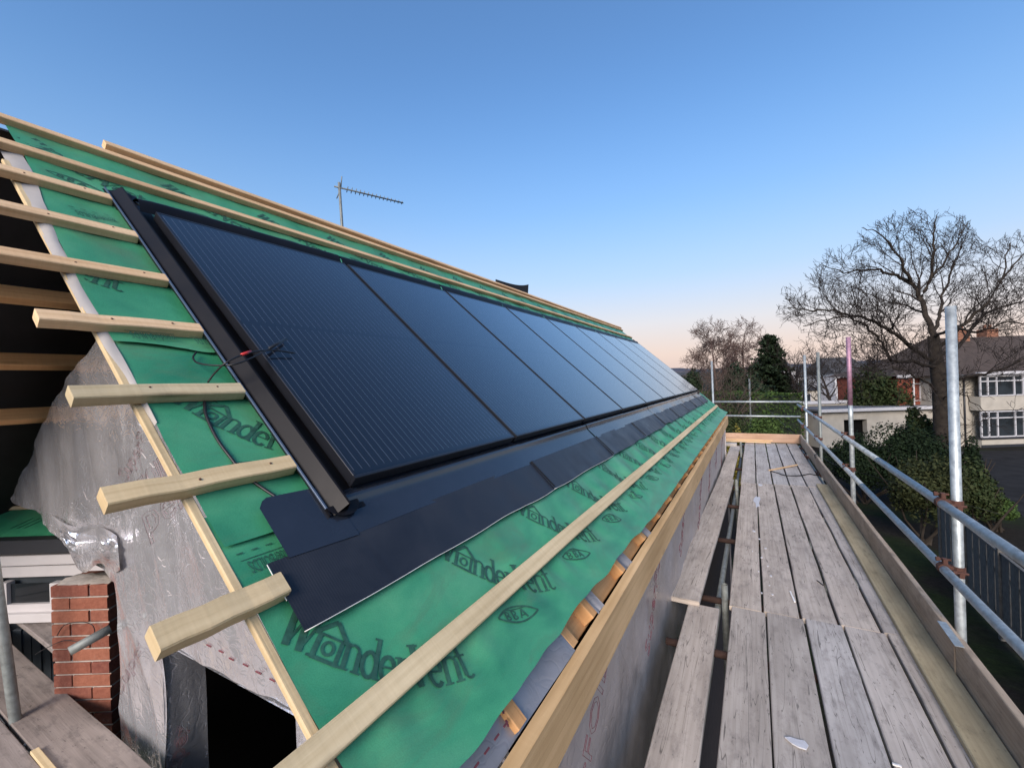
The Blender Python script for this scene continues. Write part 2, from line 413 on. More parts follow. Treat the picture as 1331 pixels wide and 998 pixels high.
dq = [at_z(1262, 586, 0), at_z(1420, 584, 0), at_z(1500, 640, 0), at_z(1400, 720, 0), at_z(1285, 640, 0), at_z(1268, 606, 0)]
dm.add([(p[0], p[1], .004) for p in dq], [tuple(range(6))]); struct(dm.build('driveway', asph))
dm = MB()
pq = [at_z(1100, 572, 0), at_z(1262, 588, 0), at_z(1268, 606, 0), at_z(1090, 588, 0)]
dm.add([(p[0], p[1], .008) for p in pq], [(0, 1, 2, 3)]); struct(dm.build('pavement', plain('paving', (.045, .044, .043), .95, 0, .1, .3)))
# far wooded hills
def hill(name, az0, az1, dist, hbase, amp, col, seed):
    mb = MB(); n = 120
    vs = []; fs = []
    for i in range(n+1):
        a = az0+(az1-az0)*i/n; hh = hbase+amp*nz(a*9, seed, 0)+amp*.35*nz(a*45, seed, 3)+amp*.16*nz(a*160, seed, 5)
        for k, (dd, z) in enumerate(((0, -1), (0, hh*.7), (60, hh), (700, hh*.7), (900, -1))):
            d = dist+dd; vs.append((-math.sin(a)*d, math.cos(a)*d, z))
    for i in range(n):
        for k in range(4): q = i*5+k; fs.append((q, q+1, q+6, q+5))
    mb.add(vs, fs, smooth=False); o = mb.build(name, plain(name+'_woods', col, .95, var=.45, scale=.03), loc=(0, 0, 0)); return struct(o)
hill('hills', -2.2, 2.4, 1150, 27, 12, (.050, .052, .070), 2.0)
hill('wooded_rise', -1.7, 1.3, 420, 11.5, 4.5, (.030, .030, .030), 5.0)

# ================================================================== THE HOUSE WITH THE NEW ROOF
house = thing('house', 'unfinished gabled house with green roof membrane, timber battens and silver foil walls', 'house', (-2.8, 5.8, 0))
RX, RZ = O[0]-.06-.76*DN[0], O[2]-.05+.76*math.sin(TH)      # ridge line of the rafters
# membrane in three overlapping strips
def strip(s0, s1fn, lift, name='roof_membrane', ya=YA):
    mb = MB(); L = YB-ya; nu = 300; nv = 22
    def fn(a, b):
        y = ya+L*(a**1.35); e1 = s1fn(y); s = s0+(e1-s0)*b
        e0 = .045*min(1, max(0, (.35-s)/.6))+.008*nz(s*4, 2.1, lift)
        yy = y+e0*max(0, 1-a*6)
        edge = max(0, (b-.93)/.07)
        return P(s, yy, mem_h(s, y)+lift+edge*.006*(1+nz(y*5, 3, lift)))
    mb.grid(nu, nv, fn, uvfn=lambda a, b: (ya+L*(a**1.35), s0+2.4*b*.5))
    return mb.build(name, M['membrane'], house)
mem_low = strip(1.60, mem_end, 0.0)
mem_mid = strip(.70, lambda y: 1.70 + .02*nz(y*3, 0, 2), .003, ya=YA+.004)
def ov_end(y): return .905 + .035*min(1, max(0, (y-.6)/.2)) + .012*nz(y*6, 1, 1)
mem_top = strip(-.75, ov_end, .007, ya=YA+.008)

# ---- lettering printed on the membrane: own letterforms, thick stems, thin joins, slab serifs
def arc(cx, cy, rx, ry, a0, a1, n=10): return [(cx+rx*math.cos(math.radians(a0+(a1-a0)*i/n)), cy+ry*math.sin(math.radians(a0+(a1-a0)*i/n))) for i in range(n+1)]
T, t_ = .115, .05
GL = {
 'W': (.92, [([(.10, 1), (.30, 0)], .16), ([(.29, .02), (.46, .92)], .06), ([(.42, 1), (.62, 0)], .16), ([(.61, .02), (.82, 1)], .06), ([(-.02, .97), (.24, .97)], .06), ([(.32, .97), (.54, .97)], .06), ([(.70, .97), (.92, .97)], .06)]),
 'H': (.86, [([(.10, .03), (.76, .03)], .09), ([(.14, 0), (.14, .62)], .12), ([(.70, 0), (.70, .62)], .10), ([(.14, .60), (.70, .60)], .06), ([(0, .58), (.42, 1.02)], .11), ([(.42, 1.02), (.84, .58)], .11), (arc(.42, .32, .13, .15, 0, 360, 16), .075), ([(0, .03), (.20, .03)], .06), ([(.64, .03), (.86, .03)], .06)]),
 'n': (.60, [([(.15, 0), (.15, .66)], T), ([(.46, 0), (.46, .5)], T), (arc(.30, .48, .16, .16, 170, 0, 8), .07), ([(.03, .025), (.27, .025)], t_), ([(.34, .025), (.58, .025)], t_), ([(.03, .64), (.16, .64)], t_)]),
 'd': (.58, [(arc(.25, .32, .17, .30, 0, 360, 18), .10), ([(.43, 0), (.43, 1.0)], T), ([(.30, .975), (.44, .975)], t_), ([(.43, .025), (.56, .025)], t_)]),
 'e': (.52, [(arc(.26, .32, .18, .30, 20, 320, 16), .105), ([(.12, .37), (.43, .37)], t_), ([(.42, .35), (.43, .45)], .06)]),
 'r': (.46, [([(.15, 0), (.15, .66)], T), (arc(.33, .45, .16, .18, 170, 50, 6), .07), ([(.40, .56), (.43, .50)], .12), ([(.03, .025), (.28, .025)], t_), ([(.03, .64), (.16, .64)], t_)]),
 'V': (.66, [([(.12, 1), (.34, 0)], .16), ([(.33, .02), (.54, 1)], .06), ([(0, .97), (.27, .97)], .06), ([(.42, .97), (.66, .97)], .06)]),
 't': (.40, [([(.17, .1), (.17, .88)], T), (arc(.29, .13, .12, .12, 180, 330, 6), .07), ([(.03, .63), (.37, .63)], .055)]),
}
GB = [([(-.052, -.012), (-.052, .016)], .007), (arc(-.052, .009, .016, .007, 90, -90, 5), .005), (arc(-.052, -.005, .018, .007, 90, -90, 5), .005),
      ([(-.020, -.012), (-.020, .018)], .007), (arc(-.020, .010, .016, .008, 90, -90, 5), .005), (arc(-.020, -.005, .018, .007, 90, -90, 5), .005),
      ([(.010, -.012), (.024, .017)], .005), ([(.024, .017), (.038, -.012)], .008), ([(.015, -.003), (.033, -.003)], .004)]
def seg_pts(pts, step=.12):
    out = [pts[0]]
    for a, b in zip(pts, pts[1:]):
        k = max(1, int(math.hypot(b[0]-a[0], b[1]-a[1])/step))
        for i in range(1, k+1): out.append((a[0]+(b[0]-a[0])*i/k, a[1]+(b[1]-a[1])*i/k))
    return out
_bl = [(0.0, 0.0, math.radians(31))]                # the wordmark sits on an arched baseline
for _i in range(120):
    _s, _y, _a = _bl[-1]; _a2 = math.radians(31+40*((_i+1)/115)**1.6); _bl.append((_s+math.cos(_a)*.045, _y+math.sin(_a)*.045, _a2))
def base_at(x):
    i = max(0, min(119, int(x/.045))); a, b, c = _bl[i]; t = x-i*.045
    return a+math.cos(c)*t, b+math.sin(c)*t, c+(_bl[i+1][2]-c)*t/.045
def stroke_strip(pts, w):
    q = []
    for i, p in enumerate(pts):
        a = pts[max(0, i-1)]; b = pts[min(len(pts)-1, i+1)]; dx, dy = b[0]-a[0], b[1]-a[1]; L = math.hypot(dx, dy) or 1
        nx, ny = -dy/L*w/2, dx/L*w/2
        q.append((p[0]+nx, p[1]+ny)); q.append((p[0]-nx, p[1]-ny))
    return q, [(2*i, 2*i+1, 2*i+3, 2*i+2) for i in range(len(pts)-1)]
def word_at(s0, y0, parent, lift, clip=None, size=.098, mark=True):
    ok = lambda s, y: (clip is None or clip(s, y)) and s < mem_end(y)-.01
    mb = MB(); x = 0.0
    for ch in 'WHnderVent':
        adv, strokes = GL[ch]
        for pts, w in strokes:
            q, fs = stroke_strip(seg_pts(pts), w); g = []
            for X, Y in q:
                bs, by, ba = base_at(max(0, x+adv*.43)); X2 = X-adv*.43
                g.append((s0+(bs+X2*math.cos(ba)-Y*math.sin(ba))*size, y0+(by+X2*math.sin(ba)+Y*math.cos(ba))*size))
            fs = [f_ for f_ in fs if all(ok(*g[k]) for k in f_)]
            if fs: mb.add([P(s, y, mem_h(s, y)+lift+.0022) for s, y in g], fs)
        x += adv*.86
    if mb.v: mb.build('printed_lettering', M['ink'], parent)
    if not mark: return
    # emblem under the word: a lens shape holding a row of marks
    cs, cy_ = s0+.318, y0+.130; mb = MB(); tr = lambda X, Y: (cs+X*.37-Y*.93, cy_+X*.93+Y*.37)
    lens = [(-1+2*i/24, .34*(1-(-1+2*i/24)**2)) for i in range(25)]+[(1-2*i/24, -.26*(1-(1-2*i/24)**2)) for i in range(25)]
    items = [([(X*.088*k, Y*.088*k) for X, Y in lens], .006) for k in (1.0, .74)]
    items = items[:1]+GB+[([(-.045, .021), (.045, .021)], .003)]
    for pts, w in items:
        q, fs = stroke_strip(seg_pts(pts, .03), w); g = [tr(X, Y) for X, Y in q]
        fs = [f_ for f_ in fs if all(ok(*g[k]) for k in f_)]
        if fs: mb.add([P(s, y, mem_h(s, y)+lift+.0022) for s, y in g], fs)
    if mb.v: mb.build('printed_emblem', M['ink'], parent)
for k in range(19): word_at(1.945, .548+.524*k, mem_low, .0, lambda s, y: y > YA+.01, mark=k > 0)
word_at(1.170, .606, mem_mid, .003, lambda s, y: y > YA+.012)
word_at(.262, .285, mem_top, .007, lambda s, y: y > YA+.02)
for k in range(19): word_at(-.580, .600+.524*k, mem_top, .007, lambda s, y: y > YA+.02)
# small maker's line along the roll edge, printed the other way up, with cutting dashes
fc = bpy.data.curves.new('maker_line', 'FONT'); fc.body = 'wonderBUILDS'; fc.size = .055; fc.resolution_u = 2
fo = bpy.data.objects.new('maker_line', fc); COL.objects.link(fo)
bpy.context.view_layer.update()
fm = bpy.data.meshes.new_from_object(fo.evaluated_get(bpy.context.evaluated_depsgraph_get()))
fv = [v.co.copy() for v in fm.vertices]; ff = [tuple(p.vertices) for p in fm.polygons]
bpy.data.objects.remove(fo); bpy.data.curves.remove(fc); bpy.data.meshes.remove(fm)
def maker(s0, y1, parent, lift):
    mb = MB(); wid = max(v.x for v in fv)
    mb.add([P(s0+v.y*.9, y1-v.x*.36, mem_h(s0, y1-v.x*.36)+lift+.0025) for v in fv], ff)
    for i in range(4):
        y = y1-.03-.036*i
        for ds, w in ((-.028, .012), ):
            mb.add([P(s0+ds, y, mem_h(s0, y)+lift+.0025), P(s0+ds, y+.016, mem_h(s0, y)+lift+.0025), P(s0+ds+.003, y+.016, mem_h(s0, y)+lift+.0025), P(s0+ds+.003, y, mem_h(s0, y)+lift+.0025)], [(0, 1, 2, 3)])
    mb.add([P(s0-.008, y1-.135, mem_h(s0, y1-.1)+lift+.0025), P(s0-.008, y1, mem_h(s0, y1)+lift+.0025), P(s0-.006, y1, mem_h(s0, y1)+lift+.0025), P(s0-.006, y1-.135, mem_h(s0, y1-.1)+lift+.0025)], [(0, 1, 2, 3)])
    mb.build('printed_lettering', M['ink'], parent)
maker(.868, .725, mem_top, .020); maker(.880, .90, mem_top, .022); maker(1.752, .705, mem_low, .0); maker(.03, .79, mem_top, .007)

# ---- battens
def batten(s, y0, y1, mat='batten', w=.05, t=.034, h=-.040, s1=None, name='batten', seg=6):
    s1 = s if s1 is None else s1
    o_ = MB().bar(P(s+w/2, y0, h-t/2), P(s1+w/2, y1, h-t/2), w, t, NR, .003, seg, .0025).build(name, M[mat], house)
    if y0 < .5 and -.2 < s < 1.8: o_['row'] = s
    return o_
batten(-.735, -.35, 11.0); batten(-.430, -.35, 10.98)
MB().bar(P(-.775, .95, -.035), P(-.775, 10.98, -.035), .05, .036, NR, .003, 6, .002).build('batten', M['batten'], house)
batten(-.154, -.40, .815); batten(.162, -.40, .813); batten(.486, -.40, .813)
batten(.809, .405, .813); batten(1.141, .400, .813, 'batten_green'); batten(1.481, .377, .812, 'batten_green', .052, .036)
batten(1.825, .361, .612, 'batten_green', .055, .038)
batten(2.155, .40, 10.72, 'batten_green', .055, .030, -.046, 2.135, seg=10)
# battens under the modules keep the array off the membrane
for s in (.35, .75, 1.15, 1.50): batten(s, .97, 10.30, 'batten', .05, .026, -.050)
def nail(s, y, parent):
    c = P(s, y, -.0395); MB().tube([c-NR*.006, c+NR*.0012], .0032, 7).build('nail', M['rusty'], parent)
for ob_, s_ in [(o_, float(o_['row'])) for o_ in list(bpy.data.objects) if 'row' in o_]:
    for y_ in (.555, .735): nail(s_+.02+rnd.uniform(-.006, .012), y_+rnd.uniform(-.012, .012), ob_)
# verge lath and rafters
MB().bar(P(-.30, .538, -.086), P(2.33, .534, -.088), .022, .016, NR, .003, 5, .003).build('verge_lath', M['batten_green'], house)
def foil_edge(a, b):
    s = -.45+1.72*a; w = (.002+.012*abs(nz(s*5, 1, 8))+.004*math.sin(a*9)**2)*min(1, (1-a)*5)
    y = .552+.042*min(1, max(0, (.35-s)/.6))-((.022+.030*min(1, max(0, (.35-s)/.6)))*min(1, (1-a)*4)+.004)*b+w*(1-b)
    return P(s, y, -.070+.005*nz(s*7, b, 2)-.012*b*b)
MB().grid(40, 6, foil_edge).build('liner_strip', M['liner'], house)
RAF = [.73, 1.0, 1.39, 1.60, 2.03, 2.5] + [2.95+.45*i for i in range(18)]
for y in RAF:
    MB().bar(P(-.70, y, -.185), P(2.462, y, -.185), .047, .13, NR, .003).build('rafter', M['rafter'], house)
# far slope, seen from below through the open verge
RXr, RZr = P(-.76, 0, -.13)[0], P(-.76, 0, -.13)[2]
DF = np.array([-math.cos(TH), 0, -math.sin(TH)]); NF = np.array([-math.sin(TH), 0, math.cos(TH)])
RID = np.array([RXr, 0, RZr])
def PF(s, y, h=0.0): return RID + DF*s + YV*y + NF*h
MB().bar(PF(.0, 5.2, .02), PF(3.6, 5.2, .02), 11.6, .02, NF).build('roof_deck', M['black'], house)
for k in range(18):
    y = 1.25+.55*k
    MB().bar(PF(.02, y, -.07), PF(3.5, y, -.07), .047, .12, NF, .003).build('rafter', M['rafter'], house)
for px, py in ((40, 386), (30, 470), (20, 541)):
    d = ray(px, py); t = ((RID-CAM)@NF-.10)/(d@NF); p = CAM+d*t
    MB().bar((p[0], -.45, p[2]), (p[0], 1.25, p[2]), .05, .105, NF, .003).build('noggin', M['rafter'], house)
MB().bar(PF(-.02, .7, -.0)-ZV*.13, PF(-.02, 10.9, -.0)-ZV*.13, .03, .18, ZV).build('ridge_board', M['rafter'], house)
MB().bar(P(2.39, 1.40, -.185), P(2.39, 10.85, -.185), .16, .02, NR).build('soffit_board', M['rafter'], house)
# eaves: fascia, soffit foil
fb = MB(); path = []
for i in range(13):
    y = .30+10.6*i/12; path.append((-.537+.006*nz(y, 1, 1)-.014*(y/10), y, Z0-1.010+.006*nz(y*.7, 3, 3)+.012*(y/10)))
fb.sweep(path, [(-.02, -.088), (.02, -.088), (.02, .084), (-.018, .092)], XV, ZV); fb.build('fascia_board', M['fascia'], house)
def eave_foil(y0, y1):
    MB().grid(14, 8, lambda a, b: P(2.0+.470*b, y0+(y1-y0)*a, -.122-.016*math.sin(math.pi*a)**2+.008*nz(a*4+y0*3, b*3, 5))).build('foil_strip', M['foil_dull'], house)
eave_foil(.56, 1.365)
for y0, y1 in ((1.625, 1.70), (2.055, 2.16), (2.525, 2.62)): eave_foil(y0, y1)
# walls, all wrapped in foil
def wall_w(x, z, amp=.022, fold=1.0):
    return amp*(1.5*nz(x*1.9, z*1.2, 3)+.9*nz(x*4.2+z*.9, z*.8, 7)+.35*nz(x*11+z*1.5, z*1.6, 9)+.5*(1-abs(nz(x*2.4+z*1.6, z*1.1-x, 2)))**7*fold)
def wall_sheet(name, x0, x1, zlo, zhi, nu, nv, Y=1.0, amp=.022, mat='foil', fold=1.0):
    def fn(a, b):
        x = x0+(x1-x0)*a; lo, hi = zlo(x), zhi(x); z = lo+(hi-lo)*b
        w = wall_w(x, z, amp)
        return (x, Y-w, Z0+z)
    return MB().grid(nu, nv, fn).build(name, M[mat], house)
near = lambda x: .7555-.891*(x+2.378)-.16
def interp(tab):
    xs = [p[0] for p in tab]; ys = [p[1] for p in tab]
    return lambda x: float(np.interp(x, xs, ys))
topL = interp([(-4.95, -.74), (-4.06, -.04), (-3.22, .36), (-3.06, .50), (-2.6, .80), (-2.0, .60)])
hi = lambda x: min(near(x), topL(x)) if x < -2.0 else near(x)
lowL = interp([(-4.95, -.78), (-4.5, -.80), (-4.0, -.88), (-3.6, -.97), (-3.12, -1.02)])
wall_sheet('foil_sheet', -4.95, -3.10, lowL, hi, 70, 60)
wall_sheet('foil_sheet', -3.10, -2.59, lambda x: -4.9, hi, 40, 200)
wall_sheet('foil_sheet', -2.59, -1.55, lambda x: -1.22+.01*nz(x*5, 1, 1), hi, 60, 60)
wall_sheet('foil_sheet', -1.55, -.58, lambda x: -4.9, hi, 24, 60)
MB().grid(10, 60, lambda a, b: (-2.60-.006*nz(a*3, b*20, 2), 1.0+.19*a, Z0-4.9+3.95*b)).build('foil_sheet', M['foil'], house)
MB().grid(10, 60, lambda a, b: (-1.54, 1.0+.19*a, Z0-4.9+3.68*b), flip=True).build('foil_sheet', M['foil'], house)
MB().grid(10, 4, lambda a, b: (-2.6+1.06*a, 1.0+.19*b, Z0-1.225)).build('foil_sheet', M['foil'], house)
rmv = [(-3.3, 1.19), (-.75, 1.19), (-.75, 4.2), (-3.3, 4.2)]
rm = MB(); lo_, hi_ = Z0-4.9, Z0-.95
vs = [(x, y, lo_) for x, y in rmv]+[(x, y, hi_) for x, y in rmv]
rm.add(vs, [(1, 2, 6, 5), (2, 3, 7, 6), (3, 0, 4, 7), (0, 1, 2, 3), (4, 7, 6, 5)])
rm.build('room_shade_box', M['dark_in'], house)  # near-black box paints the unlit inside behind the gable opening
# long wall under the eaves
def longwall(a, b):
    y = .99+9.7*a**1.5; z = -1.06-1.35*b
    w = .012*nz(y*1.4, z*1.1, 3)+.007*nz(y*3.5, z*.9, 6)+.006*abs(nz(y*7, z*1.2, 1))
    return (-.605+w, y, Z0+z)
MB().box((-.66, 5.85, (Z0-2.41)/2), (.16, 9.7, Z0-2.41)).build('plinth_wall', M['brick_dark'], house)
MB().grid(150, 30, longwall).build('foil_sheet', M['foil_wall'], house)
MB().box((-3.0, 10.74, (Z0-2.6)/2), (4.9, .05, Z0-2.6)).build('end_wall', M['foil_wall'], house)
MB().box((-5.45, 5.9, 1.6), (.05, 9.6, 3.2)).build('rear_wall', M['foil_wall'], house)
gt = MB(); gx0, gz0 = RX, RZ-.2
gt.add([(RX, 10.70, RZ-.3), (-5.4, 10.70, RZ-.3-.891*(RX+5.4)), (-5.4, 10.70, 3), (-.58, 10.70, 3), (-.58, 10.70, Z0-1.06)], [(0, 1, 2, 3, 4)]); gt.build('gable_end', M['foil_wall'], house)
# loose curl of foil beside the brick pier
def flap(a, b):
    x0, y0 = 66+86*a, 668+30*a+6*math.sin(a*6); x1, y1 = 100+56*a, 738+6*math.sin(a*9)
    p = at_y(x0+(x1-x0)*b, y0+(y1-y0)*b, .985-.05*math.sin(b*2.9)-.022*math.sin(a*9+b*4)-.02*abs(nz(a*5, b*4, 2)))
    return p
MB().grid(22, 18, flap).build('foil_flap', M['foil'], house)
# red outline print on the foil
def foil_word(body, size, mapfn, bev=.0013):
    c = bpy.data.curves.new('w', 'FONT'); c.body = body; c.size = size; c.resolution_u = 2; c.fill_mode = 'NONE'; c.bevel_depth = bev; c.bevel_resolution = 0
    o = bpy.data.objects.new('w', c); COL.objects.link(o); bpy.context.view_layer.update()
    me = bpy.data.meshes.new_from_object(o.evaluated_get(bpy.context.evaluated_depsgraph_get()))
    mb = MB(); mb.add([mapfn(v.co.x, v.co.y, v.co.z) for v in me.vertices], [tuple(p.vertices) for p in me.polygons])
    bpy.data.objects.remove(o); bpy.data.curves.remove(c); bpy.data.meshes.remove(me)
    return mb.build('printed_lettering', M['red_ink'], house)
def gable_map(x0, z0, ang, Y=.957):
    c, s = math.cos(ang), math.sin(ang)
    return lambda x, y, z: (x0+x*c-y*s, Y+z, Z0+z0+x*s+y*c)
def pix_map(ox, oy, xv, yv, Y=.955):
    def f(x, y, z):
        px, py = ox+x*xv[0]+y*yv[0], oy+x*xv[1]+y*yv[1]; p = at_y(px, py, 1.0)
        for _ in range(2): p = at_y(px, py, 1.0-wall_w(p[0], p[2]-Z0)-.003+z)
        return p
    return f
foil_word('per', 1.0, pix_map(189, 697, (42, -33), (-17, -55)), .0009)
foil_word('SuperF', 1.0, pix_map(163, 628, (10, -20), (-17, -18)), .0009)
foil_word('FOIL', 1.0, pix_map(186, 648, (16, -18), (-14, -34)), .0009)
foil_word('Super', 1.0, pix_map(156, 905, (14, -30), (-12, -20)), .0009)
def reveal_map(y0, z0, ang):
    c, s = math.cos(ang), math.sin(ang)
    return lambda x, y, z: (-2.588+z, y0+x*c-y*s, Z0+z0+x*s+y*c)
foil_word('Super', .11, reveal_map(1.04, -1.95, 1.3), .0008)
def long_map(y0, z0, ang):
    c, s = math.cos(ang), math.sin(ang)
    return lambda x, y, z: (-.580+z, y0+x*c-y*s, Z0+z0+x*s+y*c)
for k in range(7):
    foil_word('SuperFOIL', .17, long_map(1.25+1.3*k, -1.72+.1*(k % 3), .75), .0011)
def dash(p0, p1, w, t, up): MB().bar(p0, p1, w, t, up).build('printed_dash', M['red_ink'], house)
for k in range(6): dash(P(2.28+.028*k, 1.02-.012*k, -.118), P(2.295+.028*k, 1.013-.012*k, -.116), .005, .003, NR)
for k in range(8): dash(P(2.425, .62+.045*k, -.110), P(2.425, .64+.045*k, -.110), .005, .003, NR)
for k in range(9):
    x = -2.42+.09*k; yy = 1.0-wall_w(x+.02, -1.1)-.003; dash((x, yy, Z0-1.10-.004*k), (x+.035, yy, Z0-1.10-.004*k), .006, .003, YV)

# ================================================================== SOLAR PANELS AND FLASHING
PW, PH, GAP = 1.05, 1.653, .028
w_ = PW-GAP
ORD = ['', 'second', 'third', 'fourth', 'fifth', 'sixth', 'seventh', 'eighth', 'ninth']
for n in range(9):
    y0 = .926+PW*n; lab = ('black solar panel with crisp silver cell lines, beside the side channel and loose cable' if n == 0
          else '%s dark solar panel counted from the loose cable end' % ORD[n])
    if n == 8: lab = 'last solar panel of the row, farthest from the loose cable'
    pan = thing('solar_module', lab, 'solar panel', P(PH, y0+w_/2, -.045), 'solar panels set in the green roof')
    mb = MB(); i_ = .012
    q = [(i_, i_), (w_-i_, i_), (w_-i_, PH-i_), (i_, PH-i_)]
    mb.add([P(v, y0+u, -.0015) for u, v in q], [(0, 3, 2, 1)], [[q[0], q[3], q[2], q[1]]]); mb.build('glass', M['cells'], pan)
    fr = MB()
    fr.bar(P(.006, y0, -.02), P(.006, y0+w_, -.02), .012, .04, NR, .0015); fr.bar(P(PH-.006, y0, -.02), P(PH-.006, y0+w_, -.02), .012, .04, NR, .0015)
    fr.bar(P(.0125, y0+.006, -.0202), P(PH-.0125, y0+.006, -.0202), .012, .039, NR, .0015); fr.bar(P(.0125, y0+w_-.006, -.0202), P(PH-.0125, y0+w_-.006, -.0202), .012, .039, NR, .0015)
    fr.build('frame', M['frame'], pan)
    bk = MB(); bk.add([P(v, y0+u, -.036) for u, v in q], [(0, 1, 2, 3)]); bk.build('back_sheet', M['frame'], pan)

fl = thing('roof_flashing', 'black metal flashing framing the row of solar panels', 'flashing', P(1.97, 5.6, -.08))
def chan(y0, sgn):                                 # side channel
    def cs(s):
        k = [(-.112, -.056), (-.115, -.044), (-.109, -.044), (-.105, -.052), (-.098, -.053), (-.066, -.011), (-.060, -.010), (-.054, -.050), (.020, -.052)]
        return [P(s, y0+sgn*a, h) for a, h in k]
    mb = MB(); ns = 24; vs = []
    for i in range(ns+1):
        s = -.20+1.925*i/ns; v = cs(s); vs += v
    n = 9; fs = [(i*n+j, i*n+j+1, (i+1)*n+j+1, (i+1)*n+j) for i in range(ns) for j in range(n-1)]
    mb.add(vs, fs); return mb.build('side_channel', M['flash'], fl)
chan(.926, 1); chan(.926+9*PW-GAP, -1)
MB().bar(P(-.22, .814, -.043), P(1.70, .814, -.044), .007, .006, NR, .001, 4, .001).build('channel_lip', M['lip'], fl)
# folded corner at the top of the near channel
def corner(a, b):
    s = -.240+.20*a; y = .812+.10*b; return P(s, y, -.058+.046*max(0, min(1, (b-.2)/.4))*(.25+.75*a)-.020*max(0, b-.75)*4*a+.014*math.exp(-((a-.35)/.14)**2)*min(1, b*3))
MB().grid(16, 14, corner).build('corner_cap', M['flash'], fl)
# turned end of the near channel
tg = MB(); tn = 18
tg.add([P(1.698, .869, -.0405)]+[P(1.698+.044*math.sin(math.pi*k/tn), .869-.056*math.cos(math.pi*k/tn), -.0415) for k in range(tn+1)], [(0, k+1, k+2) for k in range(tn)])
tg.build('channel_end', M['flash'], fl)
# head flashing, one length per panel
for n in range(9):
    y0 = .905+PW*n if n else .875; y1 = .905+PW*(n+1)-.012; k = n % 3
    def head(a, b, y0=y0, y1=y1, n=n):
        y = y0+(y1-y0)*a; r = .05*(max(0, 1-a*9)**2) if n == 0 else 0
        k1 = min(1, b/.6); k2 = max(0, (b-.6)/.4)
        s = -.004-(.072-r*.4)*k1-.05*k2; h = -.020+.030*k1+.004*math.sin(math.pi*k1)-.035*k2*k2-.003*(n % 2)
        return P(s, y, h)
    MB().grid(18, 12, head).build('head_flashing', M['flash'], fl)
# aprons
for n in range(9):
    y0 = .926+PW*n+.02; y1 = y0+PW-.004
    if n == 0: y0 = .848
    bow = .002+.004*(n > 3)
    def upper(a, b, y0=y0, y1=y1, bow=bow, n=n):
        y = y0+(y1-y0)*a; s = PH-.055+.203*b
        h = -.052-.004*b+.017*math.exp(-((b-.40)/.09)**2)+bow*math.sin(3*math.pi*a+n)*max(0, b-.4)-.003*(n % 2)
        return P(s, y, h)
    MB().grid(26, 20, upper).build('apron_upper', M['flash_blue'], fl)
    ya, yb = (.605 if n == 0 else y0-.012), y1+.012
    amp = .003+.0026*n if n < 6 else .012
    def low_h(y, b, n=n, amp=amp): return -.0555-.006*b+amp*b*(nz(y*4.2, 2, n)+.6*nz(y*11, 5, n))+.0006*(n % 2)
    def slow(y, n=n): return 1.972+.010*nz(y*3, 4, n)-(.05 if n in (4,) else 0)*max(0, nz(y*2, 9, 9))
    def lower(a, b):
        y = ya+(yb-ya)*a; s = 1.788+(slow(y)-1.788)*b; return P(s, y, low_h(y, b))
    lo = MB().grid(34, 8, lower, uvfn=lambda a, b: (max(.0, min((ya+(yb-ya)*a), .86)), b)).build('apron_lower', M['apron'], fl)
    if n < 2:
        ed = MB(); ed.tube([P(slow(ya+(yb-ya)*i/30)+.001, ya+(yb-ya)*i/30, low_h(ya+(yb-ya)*i/30, 1)-.001) for i in range(31)], .0012, 5); ed.build('sealed_edge', M['edge_white'], lo)
    if n == 0:
        ed = MB(); ed.tube([P(1.79+.10*i/8, .603, low_h(.603, i/14)-.0005) for i in range(9)], .0012, 5); ed.build('sealed_edge', M['edge_white'], lo)
    MB().bar(P(1.79, y1-.002, -.050), P(1.965, y1-.002, -.053), .008, .006, NR).build('seam', M['flash'], fl)
# rounded sheet that runs out past the near channel
def side_sheet(a, b):
    y = .655+.21*a; c = .03*max(0, 1-a*6)**2*(1-b)
    s = 1.605+.012*a+c+(.190-c)*b; return P(s, y, -.0505-.003*b)
MB().grid(14, 8, side_sheet).build('apron_return', M['flash_blue'], fl)

# cable across the near channel
cb = thing('solar_cable', 'thin black cable with red connector lying across the panel edge and battens', 'cable', P(1.1, .86, -.05))
def cpath(pts): return [at_roof(x, y, h) for x, y, h in pts]
def smooth_path(pts, k=6):
    pts = [np.array(p) for p in pts]; out = []
    for i in range(len(pts)-1):
        p0 = pts[max(0, i-1)]; p1 = pts[i]; p2 = pts[i+1]; p3 = pts[min(len(pts)-1, i+2)]
        for j in range(k):
            t = j/k; out.append(.5*((2*p1)+(-p0+p2)*t+(2*p0-5*p1+4*p2-p3)*t*t+(-p0+3*p1-3*p2+p3)*t**3))
    out.append(pts[-1]); return out
MB().tube(smooth_path(cpath([(383, 459, .012), (352, 455, .02), (322, 459, .03), (296, 470, .02), (280, 484, -.03), (270, 497, -.068)])), .003, 8).build('cable_run', M['cable'], cb)
MB().tube(smooth_path(cpath([(370, 441, .014), (345, 456, .022), (310, 472, .025), (283, 475, -.01), (258, 472, -.05), (251, 465, -.066), (255, 458, -.068)])), .003, 8).build('cable_run', M['cable'], cb)
MB().tube(smooth_path(cpath([(266, 522, -.072), (268, 540, -.072), (282, 570, -.074), (300, 595, -.074), (318, 617, -.074), (338, 632, -.074), (362, 648, -.070)])), .0045, 8).build('cable_run', M['cable'], cb)
MB().tube(cpath([(314, 461, .031), (326, 457, .029)]), .0052, 8).build('connector', M['red'], cb)
MB().tube(cpath([(350, 453, .021), (372, 440, .014)]), .0055, 8).build('plug', M['cable'], cb)

